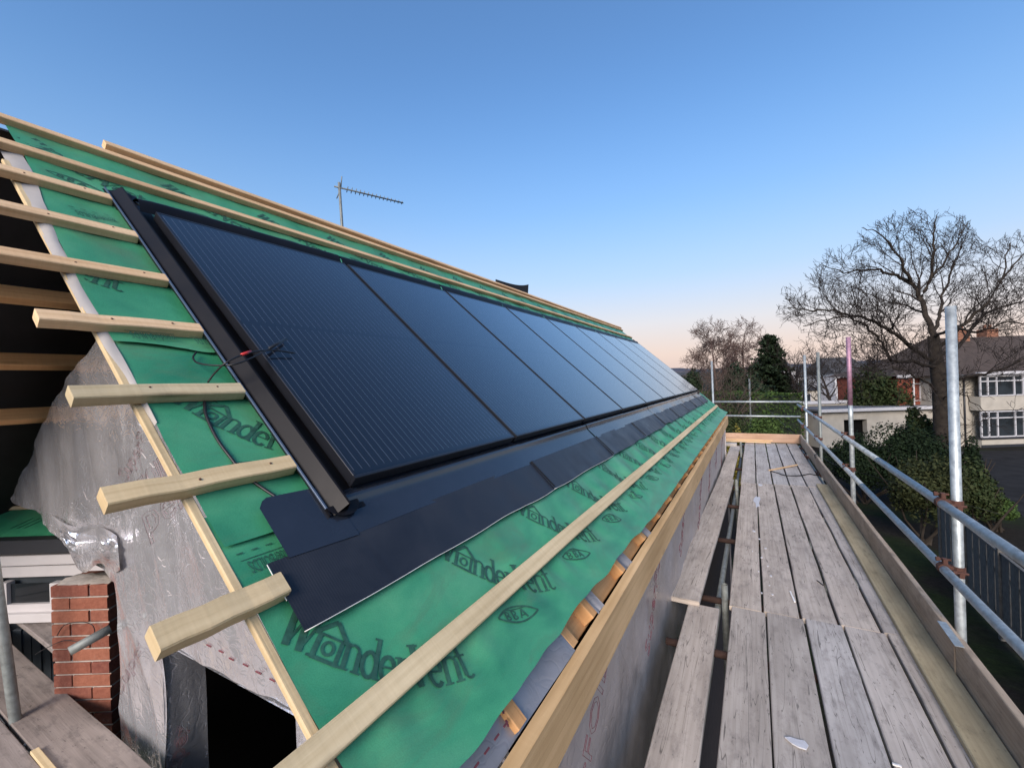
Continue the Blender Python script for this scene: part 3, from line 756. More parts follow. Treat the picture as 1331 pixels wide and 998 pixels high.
# ================================================================== AERIAL AND SHEET ON THE RIDGE
ax = at_x(441, 244, -4.2); ab = at_x(445, 300, -4.2)
an = thing('tv_aerial', 'thin television aerial with many short bars rising behind the ridge', 'aerial', (ax[0], ax[1], Z0-.2))
MB().tube([(ax[0]+.0, ax[1]+.02, Z0-.2), (ab[0], ab[1], ab[2]), (ax[0], ax[1], ax[2]+.06)], .016, 8).build('mast', M['galv_dull'], an)
be = at_d(524, 264, 5.75); bd = be-ax; bl = np.linalg.norm(bd); bd /= bl
MB().tube([ax-bd*.06, be], .009, 6).build('boom', M['galv_dull'], an)
sdv = np.cross(bd, ZV); sdv /= np.linalg.norm(sdv); sdv = sdv*.55+ZV*.83
for i in range(15):
    c = ax+bd*(.10+(bl-.12)*i/14); l_ = .07-.0018*i
    MB().tube([c-sdv*l_*.5, c+sdv*l_*.5], .005, 5).build('element', M['galv_dull'], an)
for sg in (-1, 1): MB().tube([ax+bd*.02, ax+bd*.02+sdv*.13*sg-bd*.02], .006, 5).build('reflector', M['galv_dull'], an)
sp0 = at_x(664, 376, RX-.12)
def sail(a, b):
    y = sp0[1]-.42+.85*a; z = sp0[2]-.16+(.225+.10*a**3)*b; x = RX-.10-.02*b+.03*math.sin(a*2)
    return (x, y+.10*b*a, z)
sl = MB(); sl.grid(16, 6, sail); sl.grid(16, 6, lambda a, b: np.array(sail(a, b))-np.array([.006, 0, .004]), flip=True)
tag(sl.build('ridge_flashing', M['black']), 'black upturned sheet of flashing poking above the ridge battens', 'flashing')

# ================================================================== SCAFFOLD
PZ = Z0-1.72                                       # top of the boards
def board(x0, y0, x1, y1, w, mat, label, cat='scaffold board', z=PZ, grp=None, t=.038, name='scaffold_board'):
    o = MB().bar((x0, y0, z-t/2), (x1, y1, z-t/2+rnd.uniform(-.003, .003)), w, t, ZV, .005, 8, .0035).build(name, M[mat])
    return tag(o, label, cat, grp)
BG = 'grey boards of the scaffold walkway'
cols = [(-.198, .023), (.027, .254), (.262, .474), (.482, .704), (.712, .930)]
nm = ['first', 'second', 'third', 'fourth', 'fifth']
for i, (a, b) in enumerate(cols):
    c = (a+b)/2; w = b-a-.006
    board(c, -1.2, c+.004, 3.60+.012*i, w, 'board', '%s grey board from the foil wall, in the length with the torn chip' % nm[i], grp=BG)
    dx = -.02
    board(c+dx+.004, 3.606+.012*i, c+dx-.012, 7.86+.015*i, w-.004, 'board', '%s grey board from the foil wall, in the middle length of the walkway' % nm[i] if i != 1 else 'paint splashed grey board in the middle length of the walkway', grp=BG)
    board(c+dx-.02, 7.868+.015*i, c+dx-.03, 12.62, w-.006, 'board', '%s grey board from the foil wall, in the length meeting the end toe board' % nm[i], grp=BG)
board(.856, -1.2, .860, 8.0, .150, 'board_green', 'greenish tan plank lying along the foot of the toe board', z=PZ+.036)
board(-.346, -1.2, -.378, 3.52, .214, 'board', 'cracked grey inner board beside the foil wall, nearest length of the walkway')
board(-.525, 3.50, -.450, 7.92, .240, 'board', 'grey inner board resting over the end of the cracked one', z=PZ+.030)
board(-.47, 7.96, -.44, 11.9, .215, 'board', 'grey inner board farthest along beside the foil wall', z=PZ+.004)
# toe boards
def toe(y0, y1, label, x=.950): 
    o = MB().bar((x, y0, PZ+.112), (x+.006, y1, PZ+.112), .222, .036, XV, .004, 6, .003).build('toe_board', M['toe']); return tag(o, label, 'toe board', 'toe boards along the guard rail')
toe(-1.2, 3.28, 'brown toe board with a scuffed end beside the tallest post')
toe(3.284, 7.20, 'brown toe board standing under the guard rail between the tallest post and the pink one')
toe(7.205, 9.9, 'brown toe board under the guard rail past the pink post', .955); toe(9.92, 12.68, 'brown toe board under the guard rail meeting the end toe board', .960)
tag(MB().bar((-.85, 12.72, PZ+.112), (.985, 12.72, PZ+.112), .222, .036, YV, .004, 4, .002).build('toe_board', M['toe_end']), 'pinkish toe board closing the far end of the walkway', 'toe board')
MB0 = MB().bar((.926, 3.18, PZ+.224), (.932, 3.46, PZ+.222), .04, .003, ZV); 
tag(MB0.build('metal_strip', M['galv']), 'short bent metal strip on the toe board edge by the tallest post', 'metal strip')
# tubes
def coupler(p, parent, d1, d2, mat='rusty'):
    mb = MB(); p = np.array(p, float)
    n_ = np.cross(d1, d2); n_ /= np.linalg.norm(n_)
    for dd, off in ((d1, -.5), (d2, .5)):
        c = p+n_*.058*off
        a = np.cross(dd, n_)
        pr = [(.034*math.cos(2*math.pi*k/8+.39), .034*math.sin(2*math.pi*k/8+.39)) for k in range(8)]
        mb.sweep([c-dd*.022, c+dd*.022], pr, a, n_)
        mb.bar(c+a*.030-dd*.012, c+a*.062-dd*.012, .030, .022, n_)
    mb.bar(p-n_*.02, p+n_*.02, .042, .042, d1)
    cp = mb.build('coupler', M[mat], parent)
    for dd, off in ((d1, -.5), (d2, .5)):
        c = p+n_*.058*off; a = np.cross(dd, n_)
        pr = [(.007, -.030), (.007, .020), (.013, .020), (.013, .036), (0, .036)]
        vs = [c+a*.052+(a*math.cos(q)+dd*math.sin(q))*r_+n_*h_ for r_, h_ in pr for q in [math.pi*k/3 for k in range(6)]]
        fs = [(i*6+k, i*6+(k+1) % 6, i*6+6+(k+1) % 6, i*6+6+k) for i in range(4) for k in range(6)]
        bm = MB(); bm.add(vs, fs); bm.build('bolt', M['rusty'], cp)
    return cp
POST = [(1.005, 3.43, .36, 'galv', 'tall thick galvanised scaffold post rising past the roof of the cream house'),
        (1.005, 6.52, .42, 'pink', 'scaffold post with pink paint on its upper half'),
        (1.005, 9.35, .37, 'galv_dull', 'dull grey scaffold post just past the pink painted one'),
        (.975, 11.30, .40, 'galv', 'bright slim scaffold post near the far corner of the walkway')]
RAIL_T, RAIL_L = Z0-.785, Z0-1.168
for x, y, top, mt, lab in POST:
    t0 = thing('scaffold_post', lab, 'scaffold post', (x, y, 0), 'uprights of the guard rail')
    tl = -.012*(top > .5)
    if mt == 'pink':
        MB().tube([(x, y, .01), (x, y, Z0-.55), (x, y, Z0-.40)], .0242, 16).build('tube', M['galv'], t0)
        MB().tube([(x, y, Z0-.40), (x, y, Z0+top)], .0245, 16).build('painted_end', M['pink'], t0)
    else: MB().tube([(x, y, .01), (x, y, PZ), (x+tl, y, Z0+top)], .0242, 18).build('tube', M[mt], t0)
    MB().box((x, y, .006), (.15, .15, .012)).build('base_plate', M['rusty'], t0)
    for rz in (RAIL_T, RAIL_L): coupler((x-.033, y, rz), t0, ZV, YV)
    coupler((x-.033, y, PZ-.085), t0, ZV, YV)
def rail(p0, p1, lab, mat='galv', grp=None, r=.0242, mid=None):
    return tag(MB().tube([p0]+([mid] if mid is not None else [])+[p1], r, 16).build('guard_rail', M[mat]), lab, 'guard rail', grp)
XR = .938
rail((XR, -1.6, RAIL_T-.004), (XR, 4.9, RAIL_T), 'upper galvanised guard rail tube clamped to the tallest post')
rail((XR, 4.93, RAIL_T), (XR+.002, 12.95, RAIL_T+.012), 'upper galvanised guard rail tube running past the pink post to the far corner')
rail((XR, -1.6, RAIL_L-.006), (XR, 5.6, RAIL_L), 'lower galvanised guard rail tube clamped to the tallest post')
rail((XR, 5.63, RAIL_L), (XR+.002, 12.95, RAIL_L+.010), 'lower galvanised guard rail tube running past the pink post to the far corner')
rail((-.95, 12.86, RAIL_T+.10), (.99, 12.86, RAIL_T+.085), 'upper guard rail tube across the far end of the walkway')
rail((-.95, 12.86, RAIL_L+.11), (.99, 12.86, RAIL_L+.10), 'lower guard rail tube across the far end of the walkway')
fp = thing('scaffold_post', 'slim pale scaffold post standing beyond the end of the eaves', 'scaffold post', (-.97, 12.92, 0))
MB().tube([(-.96, 12.92, .01), (-.985, 12.92, Z0+.42)], .0242, 12).build('tube', M['galv'], fp); MB().box((-.96, 12.92, .006), (.15, .15, .012)).build('base_plate', M['rusty'], fp)
# inner standards, their cut tops showing between the boards
for i, (y, top, l_) in enumerate(((3.72, .10, 'short greenish tube top poking up between inner board and walkway, by the cracked board'), (7.25, .17, 'short grey tube top poking up between inner board and walkway, mid way along'), (10.9, .24, 'short grey tube top poking up between inner board and walkway near the end toe board'))):
    x = -.245-.025*i
    t0 = thing('inner_standard', l_, 'scaffold post', (x, y, 0), 'inner uprights of the scaffold')
    pth = [(x, y, .01), (x, y, PZ+top)]; mb = MB(); mb.tube(pth, .0242, 14, caps=False); mb.tube([(x, y, PZ+top), (x, y, PZ+top-.2)], .020, 12, caps=False)
    mb.build('tube', M['galv_dull'], t0); MB().box((x, y, .006), (.15, .15, .012)).build('base_plate', M['rusty'], t0)
for i, y in enumerate((1.6, 3.05, 3.78, 5.2, 6.6, 7.75, 9.3, 11.0, 12.4)):
    tag(MB().tube([(-.57, y, PZ-.065), (1.10, y, PZ-.065)], .0242, 12).build('transom_tube', M['rust_dark']), 'rusty transom tube carrying the walkway boards from below', 'scaffold tube', 'transoms under the walkway')
for x, l_ in ((-.25, 'inner'), (1.0, 'outer')):
    tag(MB().tube([(x-.05, -1.6, PZ-.115), (x-.05, 13.0, PZ-.115)], .0242, 12).build('ledger_tube', M['galv_dull']), '%s ledger tube running along below the walkway boards' % l_, 'scaffold tube')
# return of the scaffold round the gable
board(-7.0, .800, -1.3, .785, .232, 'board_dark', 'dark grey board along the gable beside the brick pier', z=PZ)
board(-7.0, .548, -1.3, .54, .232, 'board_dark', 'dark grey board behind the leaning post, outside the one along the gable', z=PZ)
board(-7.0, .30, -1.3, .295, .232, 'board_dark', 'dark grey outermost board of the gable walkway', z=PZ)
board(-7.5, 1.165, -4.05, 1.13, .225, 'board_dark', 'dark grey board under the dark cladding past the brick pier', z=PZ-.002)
lp0 = at_z(20, 935, PZ); lp1 = at_d(-3, 770, 2.28)
dvec = (lp1-lp0); 
t0 = thing('scaffold_post', 'leaning grey scaffold post standing in the gap by the brick pier', 'scaffold post', (lp0[0], lp0[1], 0))
MB().tube([(lp0[0], lp0[1], .01), lp0, lp0+dvec*3.2], .0242, 16).build('tube', M['galv_dull'], t0); MB().box((lp0[0], lp0[1], .006), (.15, .15, .012)).build('base_plate', M['rusty'], t0)
for i in range(4): tag(MB().tube([(-6.6+1.5*i, .1, PZ-.065), (-6.6+1.5*i, .99, PZ-.065)], .0242, 10).build('transom_tube', M['rust_dark']), 'rusty transom tube below the dark gable boards', 'scaffold tube', 'transoms under the gable boards')
sp_ = at_d(128, 826, 2.36); tag(MB().tube([sp_+RH*.0+FH*.07, sp_-RH*.10-FH*.06-ZV*.045], .0242, 14).build('tube_stub', M['galv_dull']), 'short grey tube end butting against the brick pier', 'scaffold tube')
# odds and ends on the boards
def zb(x, y, dz=.003): return at_z(x, y, PZ+dz)
st = MB().bar(zb(1000, 611, .012), zb(1036, 604, .03), .03, .02, ZV, .002); tag(st.build('timber_stick', M['batten']), 'pale timber stick lying on the walkway by the black cord', 'stick')
tag(MB().tube(smooth_path([zb(*p, .008) for p in ((1002, 612), (1012, 615), (1022, 618), (1040, 618), (1052, 616), (1062, 617), (1067, 610))]+[np.array((.938, zb(1067, 607)[1], PZ+.20)), np.array((.966, zb(1067, 607)[1], PZ+.23))]), .010, 8).build('cord', M['cable']), 'black cord trailing across the walkway to the toe board', 'cord')
def splat(x, y, rx, ry, lab, seed, mat='paint_spot', n=14):
    c = zb(x, y, .0062); r_ = random.Random(seed); vs = []
    for i in range(n):
        a = 2*math.pi*i/n; k = r_.uniform(.55, 1.15); vs.append((c[0]+rx*math.cos(a)*k, c[1]+ry*math.sin(a)*k, PZ+.0062))
    top = [tuple(v) for v in vs]; bot = [(v[0], v[1], v[2]-.006) for v in vs]
    mb = MB(); mb.add(top+bot, [tuple(range(n))]+[(i, n+i, n+(i+1) % n, (i+1) % n) for i in range(n)]); o = mb.build('paint_splash', M[mat]); return tag(o, lab, 'paint splash', 'white marks on the boards')
splat(984, 651, .045, .33, 'long white paint splash on the second board of the middle length', 1); splat(988, 630, .03, .10, 'small white paint splash beyond the long one', 2)
for i, (x, y, rx, ry) in enumerate(((980, 690, .03, .05), (987, 700, .02, .03), (995, 712, .022, .028), (990, 724, .018, .03), (998, 735, .018, .02), (986, 742, .013, .02), (1002, 748, .02, .03), (990, 770, .014, .018), (1004, 772, .016, .02), (978, 716, .012, .02), (1000, 760, .01, .014))):
    splat(x, y, rx*.55, ry*.6, 'small white paint fleck among others on the paint splashed board', 10+i)
chips = [((1027, 768), (1033, 782), .012, 'edge_white', 'slim white offcut beside the board joint'), ((1062, 754), (1070, 760), .007, 'cable', 'black pen shaped scrap on the walkway'), ((1160, 992), (1172, 996), .012, 'edge_white', 'small pale scrap on the fourth near board')]
fk = [zb(*p, .008) for p in ((1020, 957), (1027, 957), (1036, 960), (1046, 962), (1051, 968), (1048, 973), (1038, 970), (1029, 965))]
fm_ = MB(); fm_.add([tuple(p) for p in fk]+[(p[0], p[1], p[2]-.006) for p in fk], [tuple(range(8))]+[(i, 8+i, 8+(i+1) % 8, (i+1) % 8) for i in range(8)])
tag(fm_.build('wood_flake', M['paint_spot']), 'pale torn chip of wood lying on the near boards', 'wood chip')
for a, b, w, mt, l_ in chips:
    MBc = MB().bar(zb(*a, .006), zb(*b, .007), w, .006, ZV, .001, 3, .002); tag(MBc.build('scrap', M[mt]), l_, 'scrap')
for i, (a, b, w) in enumerate((((936, 566), (1004, 565), .03), ((948, 575), (1002, 574), .035), ((935, 569), (970, 567), .03))):
    pa, pb = at_y(*a, 12.55-.12*i), at_y(*b, 12.55-.12*i)
    pa[2] = PZ+.025+.05*(i == 0)+.02*i; pb[2] = PZ+.022+.05*(i == 0)+.02*i
    tag(MB().bar(pa, pb, .05, .028, ZV, .003).build('batten_offcut', M['batten']), ['longest pale batten offcut against the end toe board', 'batten offcut lying lowest by the end toe board', 'short batten offcut leaning on the others'][i], 'offcut', 'batten offcuts by the end toe board')
tag(MB().box((-.56, 11.95, PZ+.035), (.30, .22, .07), ch=.006).build('timber_block', M['board']), 'grey timber block at the end of the inner boards', 'block')
for i, (x, y) in enumerate(((33, 946), (40, 957), (38, 966), (48, 968))):
    c = at_z(x, y, PZ-.02); mb = MB(); mb.bar(c-RH*.018, c+RH*.016+ZV*.006, .022, .014, ZV, .004); o = mb.build('rubble_chip', M['mortar']); tag(o, 'pale mortar chip fallen in the gap between the gable boards', 'rubble', 'mortar chips in the gap'); 
tag(MB().bar(at_z(45, 975, PZ+.008), at_z(68, 1003, PZ+.008), .03, .016, ZV, .002).build('batten_offcut', M['batten_green']), 'cream batten offcut between the dark gable boards', 'offcut')
# thin line strung outside the guard rail
tag(MB().tube(smooth_path([at_d(985, 517, 24), at_d(1015, 548, 19), at_d(1075, 598, 13.5), at_d(1140, 620, 11.8), at_d(1222, 646, 10.6), at_d(1300, 668, 9.8)]), .004, 5).build('overhead_line', M['cable']), 'thin grey wire hanging low across the garden outside the guard rail', 'wire')

# ================================================================== BRICK PIER AND EXTENSION BY THE GABLE
def ap(px, py, d): p = at_d(px, py, d); return (p-CAM)@RH, (p-CAM)@FH, p[2]
def LP(a, d, z): return CAM*np.array([1, 1, 0])+RH*a+FH*d+ZV*z
pa0, pd, pz = ap(71, 762, 2.52); pa1 = ap(139, 768, 2.52)[0]
PWID = .328; pa0 = pa1-PWID
pier = thing('brick_pier', 'unfinished red brick pier beside the foil wall with a mortar topped last course', 'brick pier', LP(pa0+PWID/2, pd+.11, 0))
core = MB(); core.box(LP(pa0+PWID/2, pd+.115, (pz-.02)/2), (PWID-.004, .2105, pz-.02), RH, FH, ZV); core.build('mortar_core', M['mortar'], pier)
row = 0; z = pz-.065
def brick(a, d, zc, L, D=.1025, Hh=.065):
    mb = MB(); mb.bar(LP(a, d, zc), LP(a+L, d, zc), D, Hh, ZV, .004); return mb.build('brick', M['brick'], pier)
while z > PZ-.55:
    zc = z+.0325; d0 = pd+.051
    pat = [(0, .215), (.225, .1025)] if row % 2 == 0 else [(0, .1025), (.1125, .215)]
    for a, L in pat: brick(pa0+a, d0+rnd.uniform(-.003, .003), zc+rnd.uniform(-.0015, .0015), L)
    for a, L in pat: brick(pa0+a, d0+.1125, zc, L)
    z -= .075; row += 1
cap = MB(); cap.grid(10, 8, lambda a, b: LP(pa0+.004+(PWID-.008)*a, pd+.008+.2*b, pz-.003+.026*math.sin(math.pi*min(1, max(0, b*1.1)))*(.5+.5*nz(a*4, b*4, 2))+.006*nz(a*11, b*11, 1))); cap.build('mortar_cap', M['mortar'], pier)
wv = MB(); wv.tube(smooth_path([at_d(74, 826, 2.50), at_d(84, 812, 2.49), at_d(105, 808, 2.485), at_d(120, 812, 2.485), at_d(122, 824, 2.485), at_d(108, 834, 2.485), at_d(84, 832, 2.49), at_d(60, 842, 2.5), at_d(46, 850, 2.52)]), .0022, 6)
tag(wv.build('wire_loop', M['cable']), 'thin black wire looped across the brick pier', 'wire')

ED = 3.3
ext = thing('extension', 'low extension with green membrane roof, white window frame and dark cladding', 'extension', LP(-5.5, ED+.3, 0))
def erect(name, x0, x1, y0, y1, d0, thick, mat, parent=ext):
    a0, dd, z1 = ap(x0, y0, d0); a1 = ap(x1, y0, d0)[0]; z0 = ap(x0, y1, d0)[2]
    z1 = (z1+ap(x1, y0, d0)[2])/2; z0 = (z0+ap(x1, y1, d0)[2])/2
    return MB().box(LP((a0+a1)/2, dd+thick/2, (z0+z1)/2), (abs(a1-a0), thick, abs(z1-z0)), RH, FH, ZV, .004).build(name, M[mat], parent)
erect('gutter', -500, 150, 709, 727, ED-.06, .10, 'gutter')
erect('fascia', -500, 158, 729, 742, ED, .05, 'white_upvc'); erect('frame_head', -500, 158, 743, 757, ED+.03, .06, 'white_upvc')
wf = erect('window_frame', 64, 77, 758, 793, ED+.031, .06, 'white_upvc'); erect('frame_sill', -500, 77, 793.5, 806, ED+.03, .065, 'white_upvc'); erect('window_ledge', -500, 80, 806.5, 818, ED-.01, .10, 'white_upvc')
erect('frame_mullion', -2, 8, 758, 793, ED+.031, .06, 'white_upvc')
erect('pane', 8.5, 63.5, 758, 793, ED+.06, .006, 'glass'); erect('pane', -400, -3, 758, 793, ED+.06, .006, 'glass')
for i in range(12): erect('cladding_plank', 66-12.5*i, 77-12.5*i, 818.5, 1150, ED+.04+(.012 if i % 2 else 0), .03, 'cladding')
erect('wall', -500, 250, 745, 1300, ED+.12, .12, 'cladding')
ez = ap(20, 708, ED)[2]
def eroof(d): return ez+.70*(d-ED)
erf = MB(); erf.grid(30, 12, lambda a, b: LP(-8.5+7.3*a, ED-.06+1.0*b, eroof(ED-.06+1.0*b)+.006*nz(a*30, b*5, 3)), uvfn=lambda a, b: (a*7, b)); em = erf.build('roof_membrane', M['membrane'], ext)
for px, py0, d in ((84, 660, 3.58), (52, 628, 3.82)):
    a1 = ap(px, py0, d)[0]; MB().bar(LP(-8.4, d, eroof(d)+.02), LP(a1, d, eroof(d)+.02), .05, .03, ZV, .003).build('batten', M['batten'], ext)
ew = MB()
for k in range(3):
    a0 = ap(20+k*9, 680, 3.46)[0]; ew.bar(LP(a0, 3.42, eroof(3.42)+.006), LP(a0+.10, 3.50, eroof(3.50)+.006), .008, .002, ZV)
ew.build('printed_lettering', M['ink'], em)

# ================================================================== GARDEN FENCE
f0 = at_z(1222, 656, 1.78); f1 = at_z(1331, 741, 1.78); fd = f1-f0; fd[2] = 0; fd /= np.linalg.norm(fd); fn_ = np.array([-fd[1], fd[0], 0])
M['fence'] = plain('fence_paint', (.095, .090, .082), .8, var=.35, scale=12)
fence = thing('garden_fence', 'grey panel fence with slim posts between garden and driveway', 'fence', (f0[0], f0[1], 0))
SP = 1.83
for k in range(6):
    p = np.array([f0[0], f0[1], 0])+fd*SP*k
    MB().bar(p+ZV*0, p+ZV*1.86, .10, .10, fn_, .008).build('post', M['fence'], fence)
    if k == 5: break
    q0 = p+fd*.052; q1 = p+fd*(SP-.052)
    for j in range(9):
        a = q0+(q1-q0)*(j+.03)/9; b = q0+(q1-q0)*(j+.97)/9; c = (a+b)/2
        MB().bar(c+ZV*.08, c+ZV*1.74, (SP-.1)/9*(.62 if j % 2 else 1.0), .016+.018*(j % 2), fn_, .004).build('panel', M['fence'], fence)
    for z in (.45, 1.35): MB().bar(q0+ZV*z+fn_*.03, q1+ZV*z+fn_*.03, .06, .035, fn_).build('rail', M['fence'], fence)
    MB().bar(q0+ZV*1.765, q1+ZV*1.765, .06, .03, ZV).build('coping', M['fence'], fence)

# ================================================================== HOUSES ACROSS THE DRIVE
def T2(px, py, d): p = at_d(px, py, d); return (p-CAM)@RH, p[2]
M['render_cream'] = plain('cream_render', (.36, .335, .29), .9, var=.14, scale=2)
M['tile_brown'] = None
def tiles(name, c):
    m = Mat(name); uv = m.coord('UV', (1, 1, 1)); b = m.n('ShaderNodeTexBrick', i_Scale=3.2)
    b.inputs['Color1'].default_value = (*c, 1); b.inputs['Color2'].default_value = (*[x*.7 for x in c], 1); b.inputs['Mortar'].default_value = (*[x*.35 for x in c], 1)
    m.l(uv, b.inputs['Vector']); n_ = m.noise(uv, 1.2, 5, .7)
    m.base(m.mix(.55, b.outputs['Color'], m.ramp(n_, [(.3, tuple(x*.55 for x in c)), (.7, tuple(x*1.3 for x in c))]))).set(.9, 0, .2); m.bump(b.outputs['Fac'], .5, .03); return m.m
M['tile_brown'] = tiles('brown_roof_tiles', (.075, .058, .050)); M['tile_red'] = tiles('red_hung_tiles', (.24, .075, .050)); M['tile_grey'] = tiles('grey_roof_tiles', (.07, .07, .075))
M['white_paint'] = plain('white_paint', (.46, .46, .48), .5, var=.05)
M['chim'] = plain('chimney_brick', (.22, .10, .06), .9, var=.3, scale=14)
M['flat_roof'] = plain('flat_felt_roof', (.12, .12, .13), .9)
M['curtain'] = plain('net_curtain', (.30, .30, .32), .9)
def bx(name, a0, a1, z0, z1, d0, d1, mat, parent): return MB().box(LP((a0+a1)/2, (d0+d1)/2, (z0+z1)/2), (abs(a1-a0), abs(d1-d0), abs(z1-z0)), RH, FH, ZV, .004).build(name, M[mat], parent)
def gable_roof(name, a0, a1, d0, d1, ze, zr, mat, parent, hipl=0.0, hipr=0.0, over=.3):
    dm_ = (d0+d1)/2; mb = MB()
    A = [LP(a0-over, d0-over, ze), LP(a1+over, d0-over, ze), LP(a1-hipr, dm_, zr), LP(a0+hipl, dm_, zr), LP(a0-over, d1+over, ze), LP(a1+over, d1+over, ze)]
    sl_ = math.hypot(dm_-d0, zr-ze)
    mb.add(A, [(0, 1, 2, 3), (5, 4, 3, 2), (4, 0, 3), (1, 5, 2), (0, 4, 5, 1)], [[(a0, 0), (a1, 0), (a1, sl_), (a0, sl_)], [(a0, 0), (a1, 0), (a1, sl_), (a0, sl_)], [(0, 0), (2*sl_, 0), (sl_, sl_)], [(0, 0), (2*sl_, 0), (sl_, sl_)], [(0, 0), (1, 0), (1, 1), (0, 1)]])
    return mb.build(name, M[mat], parent)
def window(parent, a0, a1, z0, z1, d, cols, rows=(), curt=True):
    fr = MB(); b = .07
    for a in [a0+b/2, a1-b/2]+list(cols): fr.box(LP(a, d, (z0+z1)/2), (b, .09, z1-z0), RH, FH, ZV)
    for z in [z0+b/2, z1-b/2]+list(rows): fr.box(LP((a0+a1)/2, d-.002, z), (a1-a0-.01, .086, b), RH, FH, ZV)
    w = fr.build('window', M['white_paint'], parent)
    ed = [a0]+list(cols)+[a1]
    for p, q in zip(ed, ed[1:]): MB().box(LP((p+q)/2, d+.03, (z0+z1)/2), (q-p-.08, .01, z1-z0-.1), RH, FH, ZV).build('pane', M['glass'], w)
    if curt: 
        for p, q in zip(ed, ed[1:]): MB().box(LP(p+(q-p)*.28, d+.12, (z0+z1)/2), ((q-p)*.4, .02, z1-z0-.12), RH, FH, ZV).build('curtain', M['curtain'], w)
    return w
HD = 29.7
ha0 = T2(1276, 560, HD)[0]; zt = lambda y, d=HD, x=1300: T2(x, y, d)[1]
cream = thing('cream_house', 'cream rendered house with white bay windows and brown tiled roof', 'house', LP(ha0+4, HD+3, 0))
bx('wall', ha0-1.1, ha0+14, 0, zt(487), HD+.8, HD+8.5, 'render_cream', cream)
bx('bay', ha0, ha0+4.4, 0, zt(569), HD, HD+.78, 'render_cream', cream); bx('bay', ha0, ha0+4.4, zt(533), zt(515), HD, HD+.78, 'render_cream', cream)
bx('bay_base', ha0-.03, ha0+4.43, 0, .18, HD-.03, HD-.001, 'gutter', cream); bx('sill', ha0-.05, ha0+4.45, zt(570.5), zt(568), HD-.08, HD+.7, 'gutter', cream)
bx('bay_roof', ha0-.15, ha0+4.55, zt(487), zt(483), HD-.15, HD+.78, 'white_paint', cream)
ac = lambda x: T2(x, 540, HD)[0]
for y0, y1, tr in ((568, 534, True), (514.5, 488, False)):
    window(cream, ha0+.02, ha0+4.36, zt(y0), zt(y1), HD+.05, [ac(1286), ac(1297.5), ac(1320.5), ac(1332)], [zt(543 if tr else 495)])
gable_roof('roof', ha0-1.4, ha0+15, HD+.3, HD+9.0, zt(486), T2(1300, 437, HD+4.6)[1], 'tile_brown', cream, hipl=2.2, hipr=2.2)
bx('fascia', ha0-1.65, ha0+15.2, zt(488), zt(485.2), HD-.03, HD+.0, 'white_paint', cream)
MB().tube([LP(ha0-1.6, HD-.09, zt(486.2)), LP(ha0+15, HD-.09, zt(486.2))], .06, 8).build('gutter', M['gutter'], cream)
MB().tube([LP(ha0-.35, HD+.72, zt(487)), LP(ha0-.35, HD+.72, 0)], .05, 8).build('downpipe', M['gutter'], cream)
for px, y0, y1, dd in ((1246, 430, 480, HD+4.5), (1283, 428, 448, HD+5)):
    a, z = T2(px, y0, dd); ch = bx('chimney', a-.45, a+.45, T2(px, y1, dd)[1]-.6, z, dd-.4, dd+.4, 'chim', cream)
    for k in (-.2, .2): MB().tube([LP(a+k, dd, z), LP(a+k, dd, z+.35)], .12, 8).build('chimney_pot', M['chim'], ch)
# red tile-hung wing to its left
RD = 33.0
ra0, ra1 = T2(1166, 500, RD)[0], ha0-1.15+.9; rz = lambda y: T2(1220, y, RD)[1]
wing = thing('tile_hung_house', 'house with red hung tiles upstairs and cream wall below, behind the bare tree', 'house', LP((ra0+ra1)/2, RD+3, 0))
bx('wall', ra0, ra1, 0, rz(531), RD, RD+6, 'render_cream', wing); bx('tile_hanging', ra0-.04, ra1, rz(530.5), rz(488), RD-.06, RD+6, 'tile_red', wing)
bx('fascia', ra0-.2, ra1-.1, rz(489.5), rz(486), RD-.3, RD-.2, 'white_paint', wing)
gable_roof('roof', ra0, ra1+1, RD, RD+7, rz(487), rz(468)+.2, 'tile_brown', wing, hipl=2.4, hipr=0)
a, z = T2(1187, 490, RD-.1); MB().tube([LP(a, RD-.13, z), LP(a, RD-.13, 0)], .05, 8).build('downpipe', M['white_paint'], wing)
window(wing, ra0+1.1, ra0+2.2, rz(520), rz(497), RD-.08, [ra0+1.65])
# flat roofed white garage
GD = 31.5
ga0, ga1 = T2(1068, 540, GD)[0], T2(1222, 540, GD)[0]; gz = lambda y: T2(1120, y, GD)[1]
gar = thing('garage', 'low white flat roofed garage with dark doorway behind the laurel', 'garage', LP((ga0+ga1)/2, GD+3, 0))
dl, dr = T2(1097, 550, GD)[0], T2(1127, 550, GD)[0]; dz = gz(545)
bx('wall', ga0, dl, 0, gz(534), GD, GD+7, 'render_cream', gar); bx('wall', dr, ga1, 0, gz(534), GD, GD+7, 'render_cream', gar); bx('wall', dl+.002, dr-.002, dz, gz(534)-.002, GD+.002, GD+7, 'render_cream', gar)
bx('doorway', dl, dr, 0, dz, GD+.4, GD+.5, 'dark_in', gar); bx('roof_edge', ga0-.25, ga1+.2, gz(534)+.001, gz(530), GD-.35, GD-.2, 'white_paint', gar); bx('roof', ga0-.25, ga1+.2, gz(533), gz(530)-.03, GD-.199, GD+7.3, 'flat_roof', gar)  # the doorway is a near-black sheet painting its unlit inside
bx('upper_roof_edge', ga0+.4, ga1+.2, gz(527), gz(523), GD+3, GD+3.1, 'white_paint', gar); bx('upper_wall', ga0+.4, ga1, gz(530), gz(527), GD+3.12, GD+7, 'render_cream', gar)
